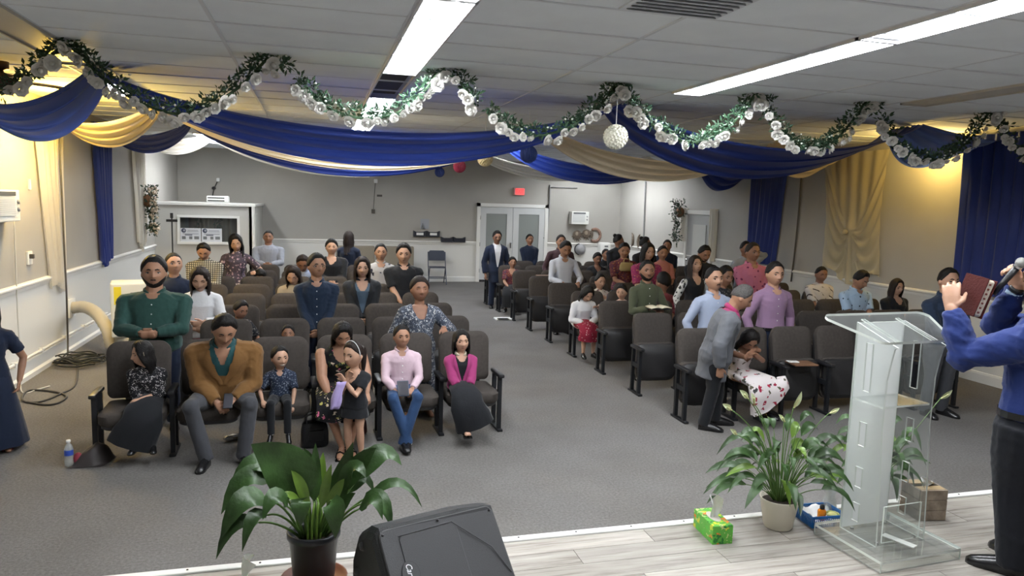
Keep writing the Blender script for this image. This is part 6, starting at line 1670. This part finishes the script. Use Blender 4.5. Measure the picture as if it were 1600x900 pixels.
# flower sprays on the side walls
def spray(loc, label, nrm, h, seed, dark=False):
    t = thing('flower_spray', label, 'flower arrangement', loc); r = random.Random(seed)
    MB().ell((0, 0, .05), (.10, .12, .12), 12, 8).build('basket', mat('wicker', (.20, .10, .05), .8, bump=.5, bscale=80), t)
    lf = MB(); fl_ = MB()
    for k in range(90):
        z = .30-h*r.random()**1.1; w = .16 if z > -.05 else .07
        c = (nrm*.06+r.gauss(0, .03), r.gauss(0, w*.6), z)
        leaf_cluster(lf, c, 4, .05, .07, r)
        if r.random() < (.30 if dark else .75): fl_.ell((c[0]+nrm*.04, c[1], c[2]), (.028, .028, .024), 6, 4)
    lf.build('foliage', mat('spray_leaf', (.03, .06, .035), .6), t, kind='stuff'); fl_.build('blossoms', mat('spray_blossom', (.50, .42, .32), .7) if not dark else mat('spray_grey', (.22, .21, .19), .7), t, kind='stuff')
spray(tuple(atX(231, 318, XL+.13)), 'white and brown flower spray hanging on the left wall', 1, .85, 1)
spray(tuple(atX(1062, 335, XR-.14)), 'dark trailing flower spray on the right wall beside the door', -1, .95, 2, True)

# ---------------------------------------------------------------- sound booth in the back left corner
bx0, bx1, by0, bz = XL, -1.22, 15.9, 1.87
wz0, wz1, wx0, wx1 = 1.13, 1.62, -2.62, -1.53
t = thing('sound_booth', 'white sound booth with a glass window in the back left corner', 'booth', (0, 0, 0))
def bb(x0, x1, y0, y1, z0, z1, name, m, par=t, bev=0.): return MB().box(((x0+x1)/2, (y0+y1)/2, (z0+z1)/2), (x1-x0, y1-y0, z1-z0), bev=bev).build(name, m, par)
M_booth = mat('booth_paint', (.50, .49, .46), .6)
bb(bx0, wx0, by0, by0+.08, 0, bz, 'front_wall', M_booth); bb(wx1, bx1, by0, by0+.08, 0, bz, 'front_wall', M_booth); bb(wx0, wx1, by0, by0+.08, 0, wz0, 'front_wall', M_booth); bb(wx0, wx1, by0, by0+.08, wz1, bz, 'front_wall', M_booth)
bb(bx1-.08, bx1, by0, YB, 0, bz, 'side_wall', M_booth); bb(bx0, bx1+.05, by0-.04, YB, bz, bz+.05, 'roof', M_trim)
fr_ = bb(wx0-.05, wx1+.05, by0-.025, by0, wz1, wz1+.05, 'window_frame', M_trim); bb(wx0-.05, wx1+.05, by0-.05, by0, wz0-.05, wz0, 'window_sill', M_trim)
for x in (wx0-.025, wx1+.025): bb(x-.025, x+.025, by0-.025, by0, wz0, wz1, 'window_frame', M_trim)
bb(wx0, wx1, by0+.035, by0+.045, wz0, wz1, 'pane', acrylic('booth_glass', (.75, .78, .76), .95))
bb(bx1-.02, bx1+.03, by0-.05, by0+.10, 0, bz, 'corner_post', M_trim)
bb(bx1, bx1+.02, by0+.5, by0+1.4, .02, 1.7, 'booth_door', M_booth)
# inside: curtain and hanging greenery
V = []
for i in range(41): 
    for z in (1.0, 1.75): V.append((-2.65+.85*i/40, 17.2+.04*math.sin(i*1.4), z))
o = MB().add(V, [(i*2, i*2+2, i*2+3, i*2+1) for i in range(40)]).build('booth_curtain', mat('dusty_pink', (.30, .20, .15), .8), smooth=True); tag(o, 'dusty pink curtain seen through the booth window', 'curtain'); o.modifiers.new('t', 'SOLIDIFY').thickness = .01
lf = MB(); r = random.Random(6)
for x in (-2.45, -2.05):
    for k in range(40): leaf_cluster(lf, (x+r.gauss(0, .03), 17.1, 1.05+.7*r.random()), 3, .05, .06, r)
o = lf.build('hanging_vines', MATS['garland_leaf'], kind='stuff'); tag(o, 'green vines hanging behind the booth window', 'vines')
M_sign = mat('sign_white', (.62, .64, .68), .6); M_ink = mat('sign_ink', (.05, .06, .10), .7); M_ink2 = mat('sign_photo', (.16, .17, .18), .7); M_ink3 = mat('sign_grey', (.32, .34, .38), .7)
for k, x in enumerate((-2.42, -2.02)):
    t2 = thing('notice_sign', ('left' if k == 0 else 'right')+' white notice with round emblem on the booth window', 'sign', (x, by0-.012, 1.255))
    MB().box((0, 0, 0), (.385, .008, .30)).build('sheet', M_sign, t2)
    MB().lathe((0, 0, 0), [(.045, 0), (.045, .003)], 20).build('emblem', M_ink, t2).matrix_local = Matrix.Translation((-.13, -.004, .10)) @ Matrix.Rotation(PI/2, 4, 'X')
    MB().lathe((0, 0, 0), [(.022, 0), (.022, .004)], 14).build('emblem_centre', M_ink3, t2).matrix_local = Matrix.Translation((-.12, -.005, .105)) @ Matrix.Rotation(PI/2, 4, 'X')
    for q, (xx, zz, w_, h_, mm) in enumerate(((.04, .105, .20, .014, M_ink3), (.04, .08, .22, .012, M_ink3), (0, .035, .30, .016, M_ink3), (-.04, .012, .14, .018, M_ink))): MB().box((xx, -.005, zz), (w_, .004, h_)).build('print_line', mm, t2)
    for xx, w_ in ((-.13, .07), (.0, .06), (.11, .09)): MB().box((xx, -.005, -.045), (w_, .004, .06)).build('print_photo', M_ink2, t2)
t = thing('loudspeaker_pole', 'thin black stand with a small clamp before the booth', 'stand', (-2.72, 15.62, 0))
MB().tube([(0, 0, 0), (0, 0, 1.62)], .014, 8).build('pole', M_black, t); MB().box((0, 0, 1.66), (.05, .05, .10)).build('clip', M_black, t); MB().box((0, 0, 1.56), (.20, .05, .05)).build('crossbar', M_black, t)
for k in range(3): a = 2*PI*k/3+.4; MB().tube([(0, 0, .25), (.16*math.cos(a), .16*math.sin(a), .01)], .010, 6).build('leg', M_black, t)
t = wallbox('vent_unit', 'white louvred unit standing on the booth roof', 'vent', (-2.02, 17.0, bz+.05+.075), (.46, .20, .15))
for z in (-.03, .03): MB().box((-.03, -.102, z), (.34, .006, .025)).build('slot', M_black, t)
t = wallbox('security_camera', 'small white camera on the back wall above the booth', 'camera', tuple(atY(341, 281, YB-.05)), (.08, .10, .09)); MB().tube([(-.02, 0, -.04), (-.10, 0, -.22), (-.14, 0, -.42)], .012, 6).build('cord', M_cord, t); MB().ell((-.1, -.02, -.2), (.05, .04, .04), 8, 6).build('lens', M_black, t)

# ---------------------------------------------------------------- back wall
def fb(x0, x1, z0, z1, y0, y1, name, m, par): return MB().box(((x0+x1)/2, (y0+y1)/2, (z0+z1)/2), (x1-x0, abs(y1-y0), z1-z0)).build(name, m, par)
d1 = bpy.data.objects.new('door_1', None); COL.objects.link(d1); d1['kind'] = 'structure'
M_door = mat('door_white', (.55, .56, .56), .5); M_dglass = acrylic('door_glass', (.55, .60, .58), .72)
dx0, dx1, dzt = 4.20, 6.02, 1.99
fb(dx0-.07, dx0+.02, 0, dzt+.09, YB-.06, YB, 'door_frame', M_trim, d1); fb(dx1-.02, dx1+.07, 0, dzt+.09, YB-.06, YB, 'door_frame', M_trim, d1); fb(dx0-.07, dx1+.07, dzt, dzt+.09, YB-.06, YB, 'door_frame', M_trim, d1)
mid = (dx0+dx1)/2
for a, b in ((dx0+.02, mid-.005), (mid+.005, dx1-.02)):
    lf_ = fb(a, a+.16, .02, dzt-.01, YB-.045, YB-.002, 'door_leaf', M_door, d1)
    for q in ((b-.16, b, .02, dzt-.01), (a+.16, b-.16, .02, .30), (a+.16, b-.16, dzt-.18, dzt-.01)): fb(*q, YB-.045, YB-.002, 'stile', M_door, lf_)
    fb(a+.16, b-.16, .30, dzt-.18, YB-.03, YB-.025, 'pane', M_dglass, lf_); fb(a+.16, b-.16, .30, dzt-.18, YB-.012, YB-.004, 'backing', mat('corridor_wall', (.36, .38, .35), .8), lf_)
MB().box((mid-.06, YB-.07, .98), (.03, .05, .14)).build('handle', M_chrome, d1)
for z in (.3, 1.0, 1.7): MB().tube([(dx0+.02, YB-.055, z-.05), (dx0+.02, YB-.055, z+.05)], .010, 6).build('hinge', M_chrome, d1)
MB().box((dx0+.1, YB-.03, .03), (.3, .05, .06)).build('door_stop', M_black, d1)
t = thing('exit_sign', 'lit red EXIT sign above the back doors', 'sign', (5.25, YB-.04, 2.41))
MB().box((0, 0, 0), (.30, .07, .20), bev=.01).build('case', mat('exit_case', (.45, .25, .25), .5), t)
MB().box((.02, -.037, 0), (.25, .004, .17)).build('face', mat('exit_face', (.5, .10, .10), .5, emit=(1, .12, .12), estr=.8), t)
fc = bpy.data.curves.new('exit', 'FONT'); fc.body = 'EXIT'; fc.size = .13; fc.extrude = .002; fc.align_x = 'CENTER'; fc.align_y = 'CENTER'
fo = bpy.data.objects.new('exit_tmp', fc); COL.objects.link(fo); dg = bpy.context.evaluated_depsgraph_get(); me = bpy.data.meshes.new_from_object(fo.evaluated_get(dg)); bpy.data.objects.remove(fo)
me.materials.clear(); me.materials.append(mat('exit_letters', (.9, .02, .02), .5, emit=(1, .02, .03), estr=2.2)); o = put(me, 'letters', None, t, loc=(.02, -.042, 0)); o.rotation_euler = (PI/2, 0, 0); o.scale = (.8, 1.2, 1)
cable('wall_conduit', 'grey vertical conduit right of the back doors', [np.array((6.12, YB-.03, 2.62)), np.array((6.11, YB-.03, 1.8)), np.array((6.05, YB-.03, 1.22)), np.array((5.98, YB-.03, 1.20))], .022, mat('conduit_grey', (.20, .20, .20), .5), 4)
cable('wall_conduit', 'short horizontal conduit under the beige cloth on the back wall', [np.array((6.15, YB-.03, 2.55)), np.array((6.5, YB-.03, 2.56)), np.array((6.9, YB-.03, 2.56))], .015, MATS['conduit_grey'], 2)
cable('wall_conduit', 'dark vertical conduit at the far end of the right wall', [np.array((XR-.03, 17.05, 2.75)), np.array((XR-.03, 17.03, 1.9)), np.array((XR-.03, 17.0, 1.1))], .018, MATS['conduit_grey'], 3)
cable('hanging_cable', 'dark cable hanging on the right wall beside the blue curtain', [np.array(atX(1252, 275, XR-.03)), np.array(atX(1248, 330, XR-.03)), np.array(atX(1242, 390, XR-.03)), np.array(atX(1236, 440, XR-.03))], .014, M_gcord, 4)
t = wallbox('motion_sensor', 'white sensor high on the back wall with a wire', 'sensor', (1.50, YB-.04, 2.55), (.09, .07, .10)); MB().tube([(-.01, 0, -.05), (-.05, 0, -.70)], .008, 5).build('wire', M_gcord, t); MB().box((-.055, 0, -.76), (.08, .06, .10)).build('junction_box', M_gcord, t); MB().box((.10, .02, -.36), (.13, .03, .05)).build('bracket', M_gcord, t)
M_file = mat('navy_file_plastic', (.012, .014, .024), .4)
def files(x0, x1, z0, z1, label, labels):
    t = thing('wall_file_holder', label, 'file holder', ((x0+x1)/2, YB-.06, (z0+z1)/2)); w = x1-x0; h = z1-z0
    for k in (-1, 1):
        b = MB(); b.rings([[(k*w/4-w/4+.01, y, -h/2), (k*w/4+w/4-.01, y, -h/2), (k*w/4+w/4-.01, y, h/2), (k*w/4+w/8, y, h/2-.035), (k*w/4-w/8, y, h/2-.035), (k*w/4-w/4+.01, y, h/2)] for y in (-.05, .05)]); p = b.build('pocket', M_file, t)
        if labels: MB().box((k*w/4, -.053, -.01), (w*.26, .005, h*.42)).build('card', M_white, p)
files(2.45, 3.15, 1.18, 1.33, 'navy double file holder with white cards on the back wall', True)
files(3.17, 3.83, 1.045, 1.185, 'lower navy file holder without cards, right of the other', False)
t = thing('wall_notice', 'pale notice with a spray bottle on the back wall', 'notice', (2.76, YB-.012, 1.50)); MB().box((0, 0, 0), (.22, .01, .26)).build('sheet', M_ink3, t)
MB().lathe((-.06, -.05, -.12), [(.03, 0), (.035, .01), (.03, .08), (.012, .11), (.012, .14)], 12).build('bottle', M_ink2, t)
# pew and folding chair
M_pew = mat('tan_vinyl', (.22, .19, .145), .6)
t = thing('padded_bench', 'tan high-backed padded bench against the back wall', 'bench', (1.45, 17.75, 0))
for k, x in enumerate((-.48, .48)): MB().box((x, .20, .66), (.93, .12, .60), bev=.03).build('backrest', M_pew, t); MB().box((x, -.08, .42), (.93, .50, .14), bev=.03).build('seat', M_pew, t)
for x in (-.9, -.0, .9): MB().box((x, 0, .18), (.08, .45, .36)).build('leg', mat('dark_wood', (.085, .035, .02), .45), t)
t = thing('folding_chair', 'grey-blue metal folding chair by the back wall', 'chair', (3.02, 18.12, 0), R(-4))
M_fold = mat('blue_grey_steel', (.06, .07, .10), .45, metal=.3)
MB().rings([[(x, y, z) for x, z in ((-.21, .58), (.21, .58), (.21, .80), (.17, .84), (-.17, .84), (-.21, .80))] for y in (.185, .21)]).build('backrest', M_fold, t)
MB().box((0, -.02, .43), (.40, .38, .025), bev=.01).build('seat', M_fold, t)
for s in (-1, 1): MB().tube([(s*.22, .22, .80), (s*.22, .10, .45), (s*.22, -.22, .01)], .013, 6).build('leg', M_fold, t); MB().tube([(s*.20, -.12, .43), (s*.20, .25, .01)], .013, 6).build('leg', M_fold, t)
for z, y in ((.16, -.14), (.16, .16)): MB().tube([(-.21, y, z), (.21, y, z)], .010, 6).build('crossbar', M_fold, t)
# ornaments on the back wall
M_feath = mat('brown_feather', (.10, .075, .055), .7, var=.5, vscale=30)
def fan_orn(x, z, label, kind):
    t = thing('wall_ornament', label, 'ornament', (x, YB-.03, z))
    if kind == 'ring':
        MB().tube([(.16*math.cos(a), 0, .17*math.sin(a)) for a in np.linspace(-2.2, 2.2, 15)], .04, 8).build('wreath', mat('rust_straw', (.20, .12, .09), .8, var=.4, vscale=30), t, True)
        MB().ell((-.10, -.02, .02), (.05, .03, .10), 8, 6).build('bow', M_feath, t)
        return
    MB().ell((0, 0, .03), (.13, .025, .12), 14, 8).build('body', M_feath, t, True)
    for k in range(9):
        a = R(200+k*22 if kind == 'l' else 195+k*24); MB().tube([(.08*math.cos(a), 0, .03+.08*math.sin(a)), (.17*math.cos(a), -.01, .03+.19*math.sin(a))], [.022, .008], 6).build('feather', M_feath, t)
    MB().ell((-.02, -.02, .05), (.05, .02, .06), 10, 6).build('face', mat('pale_straw', (.30, .25, .19), .8), t)
fan_orn(6.95, 1.27, 'left brown feathered ornament on the back wall', 'l'); fan_orn(7.22, 1.30, 'middle brown feathered ornament on the back wall', 'm'); fan_orn(7.47, 1.29, 'open straw ring ornament, rightmost on the back wall', 'ring')
t = thing('straw_hat', 'pale round hat hanging on the back wall rail', 'hat', (7.05, YB-.05, .90)); MB().lathe((0, 0, 0), [(.15, 0), (.15, .02), (.11, .03), (.10, .09), (.03, .10)], 20).build('hat', mat('grey_felt', (.30, .30, .31), .8), t, True).matrix_local = Matrix.Rotation(PI/2, 4, 'X')
MB().tube([(-.02+.15*math.cos(a), -.015, .15*math.sin(a)) for a in np.linspace(1.7, 4.6, 10)], .014, 6).build('brim_edge', M_black, t)
t = wallbox('towel_dispenser', 'white paper towel dispenser at the back right', 'dispenser', (7.72, YB-.12, .92), (.32, .22, .36)); MB().box((.02, -.115, .08), (.10, .01, .04)).build('window', M_ink2, t)
o = MB().box((7.0, 16.9, .62), (.30, .24, .22), bev=.02).build('blue_box', mat('blue_box', (.02, .08, .30), .5)); tag(o, 'small blue box on a table at the back right', 'box')
t = thing('side_table', 'narrow white table against the back wall at right', 'table', (7.2, 16.9, 0)); MB().box((0, 0, .49), (1.2, .45, .04)).build('tabletop', M_white, t)
for x in (-.55, .55):
    for y in (-.18, .18): MB().box((x, y, .235), (.04, .04, .47)).build('leg', M_trim, t)
for k, (y, z) in enumerate(((17.75, 1.22), (17.2, 1.20))):
    t = thing('wall_crescent', ('farther' if k == 0 else 'nearer')+' dark crescent ornament on the right wall', 'ornament', (XR-.03, y, z)); MB().tube([(0, .12*math.cos(a)*(1 if k else -1), .19*math.sin(a)) for a in np.linspace(-1.4, 1.4, 9)], [.01, .02, .03, .035, .04, .035, .03, .02, .01], 7).build('crescent', M_feath, t, True)
# door on the right wall with white side curtains
d2 = bpy.data.objects.new('door_2', None); COL.objects.link(d2); d2['kind'] = 'structure'
ya, yb = 13.75, 14.75
for y in (ya-.04, yb+.04): MB().box((XR-.03, y, 1.0), (.06, .09, 2.0)).build('door_frame', M_trim, d2)
MB().box((XR-.03, (ya+yb)/2, 2.02), (.06, yb-ya+.17, .09)).build('door_frame', M_trim, d2)
lf_ = MB().box((XR-.02, (ya+yb)/2, .99), (.04, yb-ya, 1.96)).build('door_leaf', mat('grey_door', (.34, .34, .33), .6), d2)
MB().box((XR-.045, (ya+yb)/2-.05, 1.15), (.02, .55, 1.2)).build('door_panel', mat('door_panel', (.46, .46, .43), .6), lf_); MB().ell((XR-.07, yb-.1, .95), (.03, .03, .03), 8, 6).build('knob', M_chrome, lf_)
for y0, z1, lab in ((yb+.12, 1.35, 'white tie-back curtain left of the right wall door'), (ya-.14, 1.0, 'white tie-back curtain right of the right wall door')):
    o = fall(XR, y0-.10, y0+.16, 2.10, z1, -1, 1.0, 3, seed=int(y0*10)).build('side_curtain', M_cream, smooth=True); tag(o, lab, 'curtain')
fuse_all()
